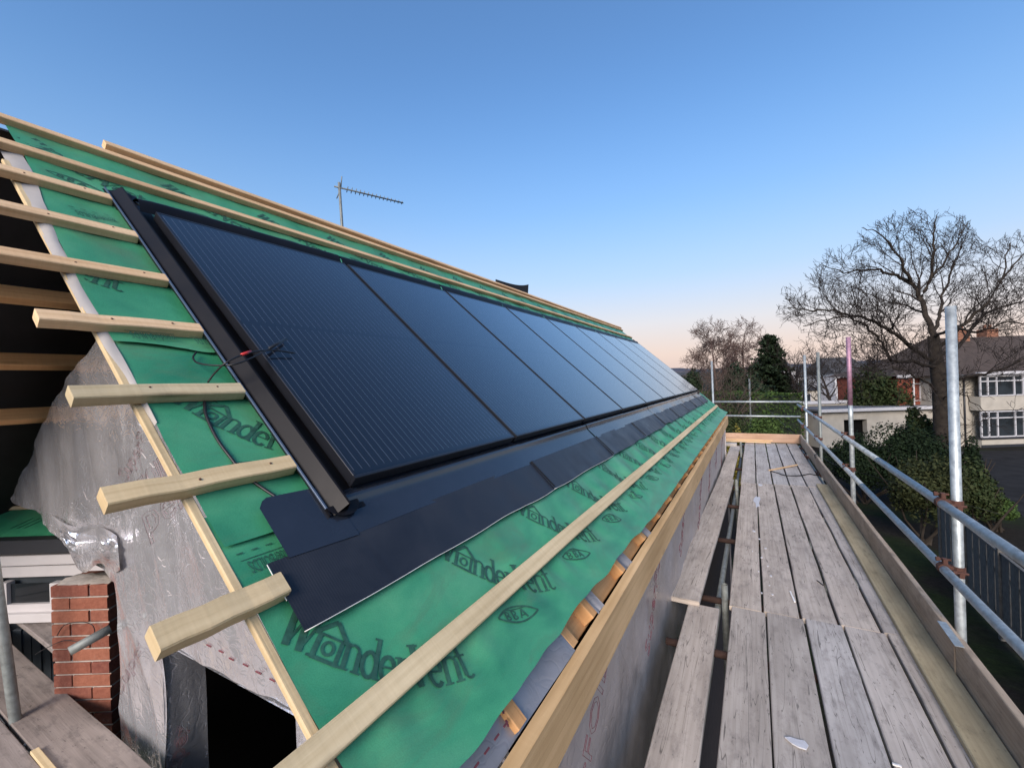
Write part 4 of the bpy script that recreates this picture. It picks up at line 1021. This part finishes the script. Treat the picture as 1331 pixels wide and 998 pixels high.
# far houses between the trees
def far_house(px, py, d, w, hwall, lab, wallm='white_paint', roofm='tile_grey', rise=2.2):
    a, z = T2(px, py, d); t0 = thing('far_house', lab, 'house', LP(a, d, 0))
    bx('wall', a-w/2, a+w/2, 0, z, d, d+7, wallm, t0); gable_roof('roof', a-w/2, a+w/2, d, d+7, z, z+rise, roofm, t0)
    for k in (-.25, .25): window(t0, a+w*k-.6, a+w*k+.6, z-1.7, z-.5, d-.03, [a+w*k], curt=False)
far_house(1016, 482, 75, 5, 0, 'small white house half hidden by the dark conifer')
far_house(1068, 489, 82, 15, 0, 'long white bungalow beyond the scaffold posts', rise=1.8)
far_house(1107, 484, 70, 5.5, 0, 'white gabled house behind the pink post', rise=2.6)
far_house(1030, 508, 62, 8, 0, 'low grey roofed shed by the far hedge', 'render_cream', rise=1.0)

# ================================================================== TREES AND PLANTS
def fast_mesh(name, V, Fq, mat, parent, loc=None):
    V = np.asarray(V, float); loc = np.array(WL[parent.name] if loc is None else loc)
    me = bpy.data.meshes.new(name); k = Fq.shape[1]
    me.vertices.add(len(V)); me.vertices.foreach_set('co', (V-loc).astype(np.float32).ravel())
    me.loops.add(Fq.size); me.loops.foreach_set('vertex_index', Fq.astype(np.int32).ravel())
    me.polygons.add(len(Fq)); me.polygons.foreach_set('loop_start', np.arange(0, Fq.size, k, dtype=np.int32))
    me.update(calc_edges=True); me.validate(); me.materials.append(mat)
    return _link(bpy.data.objects.new(name, me), parent, loc)
def bark(name, c): return plain(name, c, .95, var=.4, scale=5, spec=.15)
M['bark'] = bark('oak_bark', (.034, .028, .023)); M['twig'] = bark('twig_bark', (.030, .025, .023)); M['birch'] = bark('birch_twigs', (.12, .082, .072)); M['brown_twig'] = bark('brown_twigs', (.07, .055, .045))
def leafm(name, c1, c2, spec=.12):
    m = Mat(name); g = m.n('ShaderNodeNewGeometry'); m.base(m.ramp(g.outputs['Random Per Island'], [(0, c1), (1, c2)])).set(.75, 0, spec); return m.m
M['laurel'] = leafm('laurel_leaf', (.004, .009, .004), (.014, .026, .011)); M['yew'] = leafm('yew_leaf', (.007, .015, .007), (.020, .034, .014), .2)
M['hedge'] = leafm('hedge_leaf', (.022, .045, .012), (.065, .105, .028)); M['ivy'] = leafm('ivy_leaf', (.014, .026, .009), (.042, .052, .020)); M['gold'] = leafm('golden_leaf', (.08, .075, .015), (.20, .165, .035))
M['heath'] = leafm('heath_leaf', (.015, .021, .008), (.040, .046, .018))

class Twigs:
    def __init__(s): s.V = []; s.F = []; s.n = 0
    def add(s, pts, radii, sides):
        pts = np.asarray(pts, float); m = len(pts)
        d = np.gradient(pts, axis=0); d /= np.maximum(1e-9, np.linalg.norm(d, axis=1))[:, None]
        ref = np.where(np.abs(d[:, 2:3]) < .9, ZV[None, :], XV[None, :]); a = np.cross(d, ref); a /= np.linalg.norm(a, axis=1)[:, None]; b = np.cross(d, a)
        an = 2*math.pi*np.arange(sides)/sides
        ring = pts[:, None, :]+np.asarray(radii)[:, None, None]*(a[:, None, :]*np.cos(an)[None, :, None]+b[:, None, :]*np.sin(an)[None, :, None])
        s.V.append(ring.reshape(-1, 3)); i = np.arange(m-1)[:, None]*sides; j = np.arange(sides)[None, :]; k = (j+1) % sides
        s.F.append(np.stack([i+j, i+k, i+sides+k, i+sides+j], -1).reshape(-1, 4)+s.n); s.n += m*sides
    def build(s, name, mat, parent): return fast_mesh(name, np.concatenate(s.V), np.concatenate(s.F), mat, parent)
def wander(p, d, L, n, curl, rs, lift=0.0):
    pts = [np.array(p, float)]; d = np.array(d, float); d /= np.linalg.norm(d)
    for i in range(n):
        d = d+rs.normal(0, curl, 3)+ZV*lift; d /= np.linalg.norm(d); pts.append(pts[-1]+d*L/n)
    return np.array(pts)
def branch_out(tw, pts, r0, r1, level, rs, lens, dens, curl=.22, lift=.06, minr=.006, inside=None, ang=(.5, 1.0), start=.15):
    # grow side branches along a limb, level by level
    if level >= len(lens): return
    seg = np.linalg.norm(np.diff(pts, axis=0), axis=1); L = seg.sum(); n = max(2, int(L*dens[level])); cum = np.concatenate([[0], np.cumsum(seg)])
    for i in range(n):
        t = start+(1-start)*(i+rs.uniform(0, 1))/n; q = t*L; k = min(len(seg)-1, np.searchsorted(cum, q)-1); k = max(0, k)
        p = pts[k]+(pts[k+1]-pts[k])*((q-cum[k])/max(1e-6, seg[k])); d = (pts[k+1]-pts[k])/max(1e-6, seg[k])
        rnd_ = rs.normal(0, 1, 3); rnd_ -= d*(rnd_@d); rnd_ /= np.linalg.norm(rnd_); a = rs.uniform(*ang)
        dd = d*math.cos(a)+rnd_*math.sin(a)+ZV*lift*2
        ln = lens[level]*rs.uniform(.55, 1.15)*(1.1-.45*t); r = max(minr, (r0+(r1-r0)*t)*rs.uniform(.38, .6))
        m = 6 if level < 2 else 4
        b = wander(p, dd, ln, m, curl, rs, lift)
        if inside is not None and not inside(b[-1]): continue
        rr = np.linspace(r, minr*.8, m+1); tw.add(b, rr, 5 if r > .03 else 3)
        branch_out(tw, b, r, minr, level+1, rs, lens, dens, curl, lift, minr, inside, ang, .2)

# ---- the big bare oak
TD = 19.5; rs = np.random.RandomState(11)
oak_base = at_d(1230, 640, TD); oak_base[2] = 0
oak = thing('oak_tree', 'large bare spreading tree standing between scaffold and cream house', 'tree', oak_base)
trunk = Twigs(); crown = Twigs()
def limb(pts, r0, r1, zig=.0):
    out = []
    for px, py, dd in pts: out.append(at_d(px, py, TD+dd))
    out = np.array(smooth_path(out, 5)); n = len(out); out[1:-1] += rs.normal(0, .03, (n-2, 3)); return out, np.linspace(r0, r1, n)
tp = [(oak_base[0], oak_base[1], 0), at_d(1229, 600, TD), at_d(1226, 540, TD), at_d(1222, 500, TD), at_d(1217, 468, TD), at_d(1213, 436, TD)]
tp = np.array(smooth_path(tp, 5)); trunk.add(tp, np.linspace(.44, .20, len(tp))+.22*np.exp(-np.arange(len(tp))/2.2), 14)
LIMBS = [([(1216, 470, 0), (1186, 452, -.4), (1159, 431, -.9), (1136, 418, -1.3), (1113, 411, -1.6), (1083, 404, -1.8), (1052, 404, -1.9), (1024, 400, -1.8)], .15, .022),
         ([(1218, 478, 0), (1186, 470, -.5), (1160, 468, -.8), (1145, 447, -1.2), (1125, 424, -1.6), (1100, 412, -2.0), (1072, 416, -2.2), (1044, 424, -2.3)], .13, .02),
         ([(1214, 440, 0), (1205, 411, .2), (1197, 388, .4), (1186, 369, .6), (1159, 357, .9), (1132, 350, 1.0), (1098, 354, 1.2), (1070, 345, 1.2)], .20, .02),
         ([(1197, 388, .4), (1209, 362, .3), (1213, 331, .2), (1214, 302, .1), (1220, 276, 0)], .13, .018),
         ([(1186, 369, .6), (1174, 347, .3), (1163, 324, .2), (1142, 304, .2), (1120, 296, .3)], .11, .018),
         ([(1220, 453, 0), (1247, 426, -.6), (1273, 404, -1.0), (1300, 366, -1.3), (1313, 316, -1.4)], .15, .02),
         ([(1222, 462, 0), (1250, 445, .7), (1281, 408, 1.2), (1308, 398, 1.8), (1338, 388, 2.2), (1365, 360, 2.4)], .14, .02),
         ([(1214, 437, 0), (1221, 412, .5), (1225, 385, .9), (1242, 340, 1.3), (1256, 305, 1.5)], .14, .018),
         ([(1224, 503, 0), (1250, 491, -.8), (1289, 484, -1.3), (1331, 466, -1.8), (1370, 455, -2)], .11, .02),
         ([(1213, 440, 0), (1240, 425, -1.4), (1268, 432, -2.4), (1310, 420, -3.2), (1350, 425, -3.6)], .11, .018),
         ([(1223, 510, 0), (1195, 492, -1.4), (1165, 478, -2.2), (1135, 482, -2.8), (1105, 476, -3.2)], .08, .014),
         ([(1205, 411, .2), (1180, 398, 1.4), (1150, 390, 2.0), (1120, 380, 2.4)], .09, .016),
         ([(1209, 362, .3), (1236, 330, .4), (1250, 300, .5), (1262, 286, .6)], .08, .015),
         ([(1300, 366, -1.3), (1322, 340, -1.1), (1338, 318, -1.0)], .07, .015),
         ([(1222, 520, 0), (1246, 512, -1.2), (1272, 528, -2), (1292, 545, -2.3)], .05, .010)]
xs_ = [1005, 1012, 1030, 1062, 1080, 1110, 1135, 1165, 1200, 1235, 1262, 1275, 1290, 1320, 1345, 1400, 1500]
ys_ = [400, 380, 360, 334, 318, 300, 285, 272, 268, 272, 284, 310, 312, 300, 305, 320, 380]
def inside_oak(p):
    v = p-CAM; d = v@F
    if d < 5: return True
    x = CX+FPX*(v@R)/d; y = CY-FPX*(v@U)/d
    return x > 1004+8*math.sin(y*.3) and y > np.interp(x, xs_, ys_)+4*math.sin(x*.35) and y < 575
for pts, r0, r1 in LIMBS:
    r0 *= .62; r1 *= .75; lp, rr = limb(pts, r0, r1); trunk.add(lp, rr, 8)
    branch_out(crown, lp, r0, r1, 0, rs, (2.1, 1.15, .55, .28), (2.9, 4.0, 5.2, 5.0), .16, .045, .0072, inside_oak, (.42, .92), .22)
trunk.build('trunk', M['bark'], oak); crown.build('crown', M['twig'], oak)

# ---- other bare trees
def bare_tree(px, ytop, d, spread, lab, mat, seed, lens=(2.6, 1.3, .7), dens=(1.0, 2.2, 3.6), lift=.05, stems=1, trunk_r=.22, minr=.012, nm='bare_tree', droop=0.0, fork=.25, group=None):
    rs = np.random.RandomState(seed); top = at_d(px, ytop, d); base = np.array([top[0], top[1], 0.0]); H = top[2]
    t0 = thing(nm, lab, 'tree', base, group); tr = Twigs(); cr_ = Twigs()
    for k in range(stems):
        b0 = base+np.array([rs.normal(0, .25), rs.normal(0, .25), 0])*(stems > 1)
        lead = wander(b0, ZV+np.append(rs.normal(0, .08*(1+(stems > 1)*2), 2), 0), H*.93, 10, .07, rs, .03); tr.add(lead, np.linspace(trunk_r, .02, len(lead)), 8)
        n = int(9+H*.8)
        for i in range(n):
            t = fork+(1-fork)*(i+rs.uniform(0, 1))/n; k_ = t*10; j = min(9, int(k_)); p = lead[j]+(lead[j+1]-lead[j])*(k_-j)
            az = rs.uniform(0, 2*math.pi); el = rs.uniform(.35, .95); dv = np.array([math.cos(az)*math.cos(el), math.sin(az)*math.cos(el), math.sin(el)])
            ln = spread*(1.05-.72*max(0, t-.25))*rs.uniform(.65, 1.05); lb = wander(p, dv, ln, 7, .13, rs, .04-droop); r_ = trunk_r*(1.1-t)*.5+.012
            tr.add(lb, np.linspace(r_, .012, 8), 5); branch_out(cr_, lb, r_, .012, 0, rs, lens, dens, .2, lift-droop, minr, None, (.4, .95), .2)
    tr.build('trunk', M[mat], t0); cr_.build('crown', M[mat], t0); return t0
bare_tree(932, 432, 58, 4.6, 'fine twigged bare birch, the lower and wider of the pair left of the conifer', 'birch', 3, (2.2, 1.3, .8), (3.2, 4.2, 3.6), droop=.05, minr=.019)
bare_tree(968, 424, 60, 3.8, 'taller bare birch of the pair, right beside the conifer', 'birch', 4, (2.2, 1.3, .8), (3.2, 4.2, 3.6), droop=.05, minr=.019)
bare_tree(908, 486, 26, 2.2, 'brown bare shrubby tree beyond the end of the roof', 'brown_twig', 5, (1.2, .7), (2.2, 4.0), stems=4, trunk_r=.07, minr=.008, fork=.1)
bare_tree(938, 482, 30, 2.4, 'brown bare thicket below the birches', 'brown_twig', 6, (1.2, .7), (2.2, 4.0), stems=5, trunk_r=.07, minr=.008, fork=.1)
bare_tree(1045, 446, 42, 3.6, 'low bare tree between conifer and pink post', 'twig', 7, (1.9, 1.1, .6), (2.0, 3.2, 3.0), trunk_r=.2, minr=.013)
bare_tree(1085, 452, 46, 4.2, 'bare tree behind the pink painted post', 'twig', 8, (1.9, 1.1, .6), (2.0, 3.2, 3.0), trunk_r=.2, minr=.013)
bare_tree(1140, 440, 50, 4.4, 'bare tree far behind the spreading limbs of the big one', 'twig', 9, (1.9, 1.0), (1.5, 3.0), trunk_r=.2, minr=.014)
bare_tree(1030, 470, 66, 3.6, 'small greyish bare tree right of the conifer', 'brown_twig', 10, (1.6, .9), (1.5, 2.6), minr=.016)
bare_tree(1330, 425, 48, 5.0, 'bare tree rising over the cream house roof', 'twig', 12, (2.0, 1.1), (1.5, 2.8), minr=.014)

# ---- leafy plants: small leaf faces spread through lumpy volumes
def leaves(cent, nrm, size, rs, asp=.55):
    n = len(cent); a = rs.normal(0, 1, (n, 3)); a -= nrm*(a*nrm).sum(1)[:, None]*.6; a /= np.linalg.norm(a, axis=1)[:, None]
    b = np.cross(nrm+rs.normal(0, .45, (n, 3)), a); b /= np.maximum(1e-6, np.linalg.norm(b, axis=1))[:, None]; s = (size*rs.uniform(.6, 1.3, n))[:, None]
    V = np.stack([cent-a*s, cent+b*s*asp, cent+a*s, cent-b*s*asp], 1).reshape(-1, 3); return V, np.arange(4*n).reshape(n, 4)
def bush(name, lab, c, rx, ry, rz, n, size, mat, seed, cat='bush', lumps=14, boxy=False, group=None, stem=True):
    rs = np.random.RandomState(seed); c = np.array(c, float)
    t0 = thing(name, lab, cat, (c[0], c[1], 0), group); cs = []; ns = []
    if boxy:
        q = rs.uniform(-1, 1, (n, 3)); ax_ = rs.choice(3, n, p=[.33, .27, .40]); sg = np.where(rs.rand(n) < .5, -1, 1); sg = np.where(ax_ == 2, 1, sg)
        nn = np.zeros((n, 3)); nn[np.arange(n), ax_] = sg; q[np.arange(n), ax_] = sg*(1-np.abs(rs.normal(0, .05, n)))
        wob = np.array([.06*nz(*(v*np.array([rx, ry, rz])*1.3)) for v in q])[:, None]
        loc = q*(1+wob); cen = loc[:, :1]*rx*RH+loc[:, 1:2]*ry*FH+np.outer((loc[:, 2]+1)*rz, ZV)+np.array([c[0], c[1], 0]); nw = nn[:, :1]*RH+nn[:, 1:2]*FH+nn[:, 2:3]*ZV
        V, Fq = leaves(cen, nw, size, rs)
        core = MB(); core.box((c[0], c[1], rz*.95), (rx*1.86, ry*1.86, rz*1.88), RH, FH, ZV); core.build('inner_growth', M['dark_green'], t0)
    else:
        for k in range(lumps):
            u = rs.normal(0, 1, 3); u[2] = abs(u[2])*.9-.15; u /= np.linalg.norm(u); cc_ = u*np.array([rx, ry, rz])*rs.uniform(.35, .72); r = rs.uniform(.32, .55)
            m = n//lumps; d = rs.normal(0, 1, (m, 3)); d /= np.linalg.norm(d, axis=1)[:, None]
            rad = r*(rs.uniform(.55, 1.06, m)**.6)[:, None]; pts = cc_+d*rad*np.array([rx, ry, rz]); cs.append(pts); ns.append(d)
        pts = np.concatenate(cs); nn = np.concatenate(ns); keep = pts[:, 2]+c[2] > .05; pts = pts[keep]; nn = nn[keep]
        V, Fq = leaves(pts+c, nn, size, rs)
    fast_mesh('foliage', V, Fq, M[mat], t0)
    if stem and not boxy:
        tw = Twigs()
        for k in range(7):
            b = wander((c[0]+rs.normal(0, .12), c[1]+rs.normal(0, .12), 0), (rs.normal(0, .45), rs.normal(0, .45), 1), c[2]+rz*.55, 5, .14, rs); tw.add(b, np.linspace(.05, .012, 6), 5)
        tw.build('stem', M['bark'], t0)
    return t0
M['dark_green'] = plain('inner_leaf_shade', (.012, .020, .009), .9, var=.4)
def bpos(px, py, d): p = at_d(px, py, d); return p
def put_bush(name, lab, px, ytop, d, wpx, n, size, mat, seed, **kw):
    p = at_d(px, ytop, d); rx = wpx/2/FPX*d; top = p[2]; rz = top/2*1.02
    return bush(name, lab, (p[0], p[1], top-rz), rx, rx*.85, rz, n, size, mat, seed, **kw)
put_bush('laurel_bush', 'dark glossy evergreen bush below the big bare tree', 1182, 541, 17.0, 84, 16000, .055, 'laurel', 21, lumps=20)
put_bush('laurel_bush', 'dark spreading evergreen bush in front of the white garage', 1120, 562, 18.0, 84, 12000, .055, 'laurel', 22, lumps=18)
put_bush('laurel_bush', 'dark evergreen bush hugging the cream house wall right of the tallest post', 1258, 570, 16.5, 34, 6000, .05, 'laurel', 23)
put_bush('round_hedge', 'rounded olive green shrub beside the end of the grey fence', 1200, 584, 13.6, 96, 10000, .055, 'heath', 24, lumps=22)
put_bush('round_hedge', 'rounded green shrub behind the tallest post beside the driveway', 1262, 600, 14.2, 60, 6000, .055, 'ivy', 25, lumps=16)
put_bush('low_plants', 'low green plants creeping along the driveway edge', 1290, 638, 14.5, 60, 3000, .05, 'hedge', 26, lumps=10)
put_bush('ivy_clad_tree', 'tangled evergreen growth between the posts and the white garage', 1140, 470, 34, 70, 6500, .14, 'ivy', 27, lumps=16)
put_bush('ivy_clad_tree', 'dark ivy growth around the foot of the big bare tree', 1196, 520, 21, 36, 4000, .09, 'ivy', 28)
put_bush('evergreen_tree', 'dark rounded evergreen under the bare birches', 960, 471, 42, 48, 6000, .16, 'yew', 29, lumps=16)
put_bush('evergreen_tree', 'small dark evergreen close to the end of the roof', 897, 477, 48, 30, 3500, .16, 'yew', 30)
put_bush('evergreen_tree', 'dark evergreen mass behind the slim far post', 985, 492, 38, 60, 5000, .14, 'yew', 31)
put_bush('round_bush', 'clipped rounded green bush beyond the end toe board', 992, 534, 22, 56, 7000, .06, 'hedge', 32, lumps=20)
put_bush('round_bush', 'dark green bush just past the end of the eaves', 952, 530, 20, 46, 5000, .06, 'ivy', 33)
put_bush('golden_bush', 'yellow green bush peeping over the end toe board', 951, 553, 17, 26, 2200, .05, 'gold', 34)
h0 = LP(0, 0, 0)
def hedge(lab, x0, x1, ytop, d0, d1, seed):
    a0, z = T2(x0, ytop, d0); a1 = T2(x1, ytop, d0)[0]; c = LP((a0+a1)/2, (d0+d1)/2, 0)
    return bush('clipped_hedge', lab, (c[0], c[1], z/2), (a1-a0)/2, (d1-d0)/2, z/2, 9000, .10, 'hedge', seed, 'hedge', boxy=True)
hedge('tall clipped hedge with flat light green top beyond the walkway', 968, 1046, 513, 32, 42, 41)
hedge('long clipped hedge, lower and darker, left of the tall flat topped one', 905, 962, 520, 34, 40, 42)
# ---- conifer
def conifer(px, ytop, d, wpx, lab, seed, mat='yew'):
    rs = np.random.RandomState(seed); top = at_d(px, ytop, d); base = np.array([top[0], top[1], 0.0]); H = top[2]; Rr = wpx/2/FPX*d
    t0 = thing('conifer', lab, 'tree', base); tw = Twigs(); tw.add(np.array([base, base+ZV*H*.5, base+ZV*H]), np.array([.25, .15, .02]), 8)
    cs = []; ns = []
    for i in range(420):
        t = rs.uniform(0, 1)**.75; z = H*(.06+.93*t); az = rs.uniform(0, 2*math.pi); L = Rr*(1.04-t)**.72*rs.uniform(.55, 1.12)+.15
        b = wander(base+ZV*z, (math.cos(az), math.sin(az), .30-.35*(1-t)), L, 5, .10, rs, -.03); tw.add(b, np.linspace(.03, .008, 6), 3)
        m = int(16+20*L); u = rs.uniform(.2, 1, m); k = u*5; j = np.minimum(4, k.astype(int)); pts = b[j]+(b[j+1]-b[j])*(k-j)[:, None]
        cs.append(pts+rs.normal(0, .13, (m, 3))*np.array([1, 1, .55])); nn = rs.normal(0, .5, (m, 3))+ZV; ns.append(nn/np.linalg.norm(nn, axis=1)[:, None])
    V, Fq = leaves(np.concatenate(cs), np.concatenate(ns), .17, rs, .45); tw.build('trunk', M['bark'], t0); fast_mesh('crown', V, Fq, M[mat], t0)
conifer(1000, 436, 45, 84, 'dark pointed conifer rising beside the bare birches', 51)
# bare post in the garden
gp = T2(974, 492, 31); tag(MB().tube([LP(gp[0], 31, 0), LP(gp[0], 31, gp[1])], .06, 8).build('garden_post', M['galv_dull']), 'slim grey pole standing in front of the clipped hedge', 'pole')
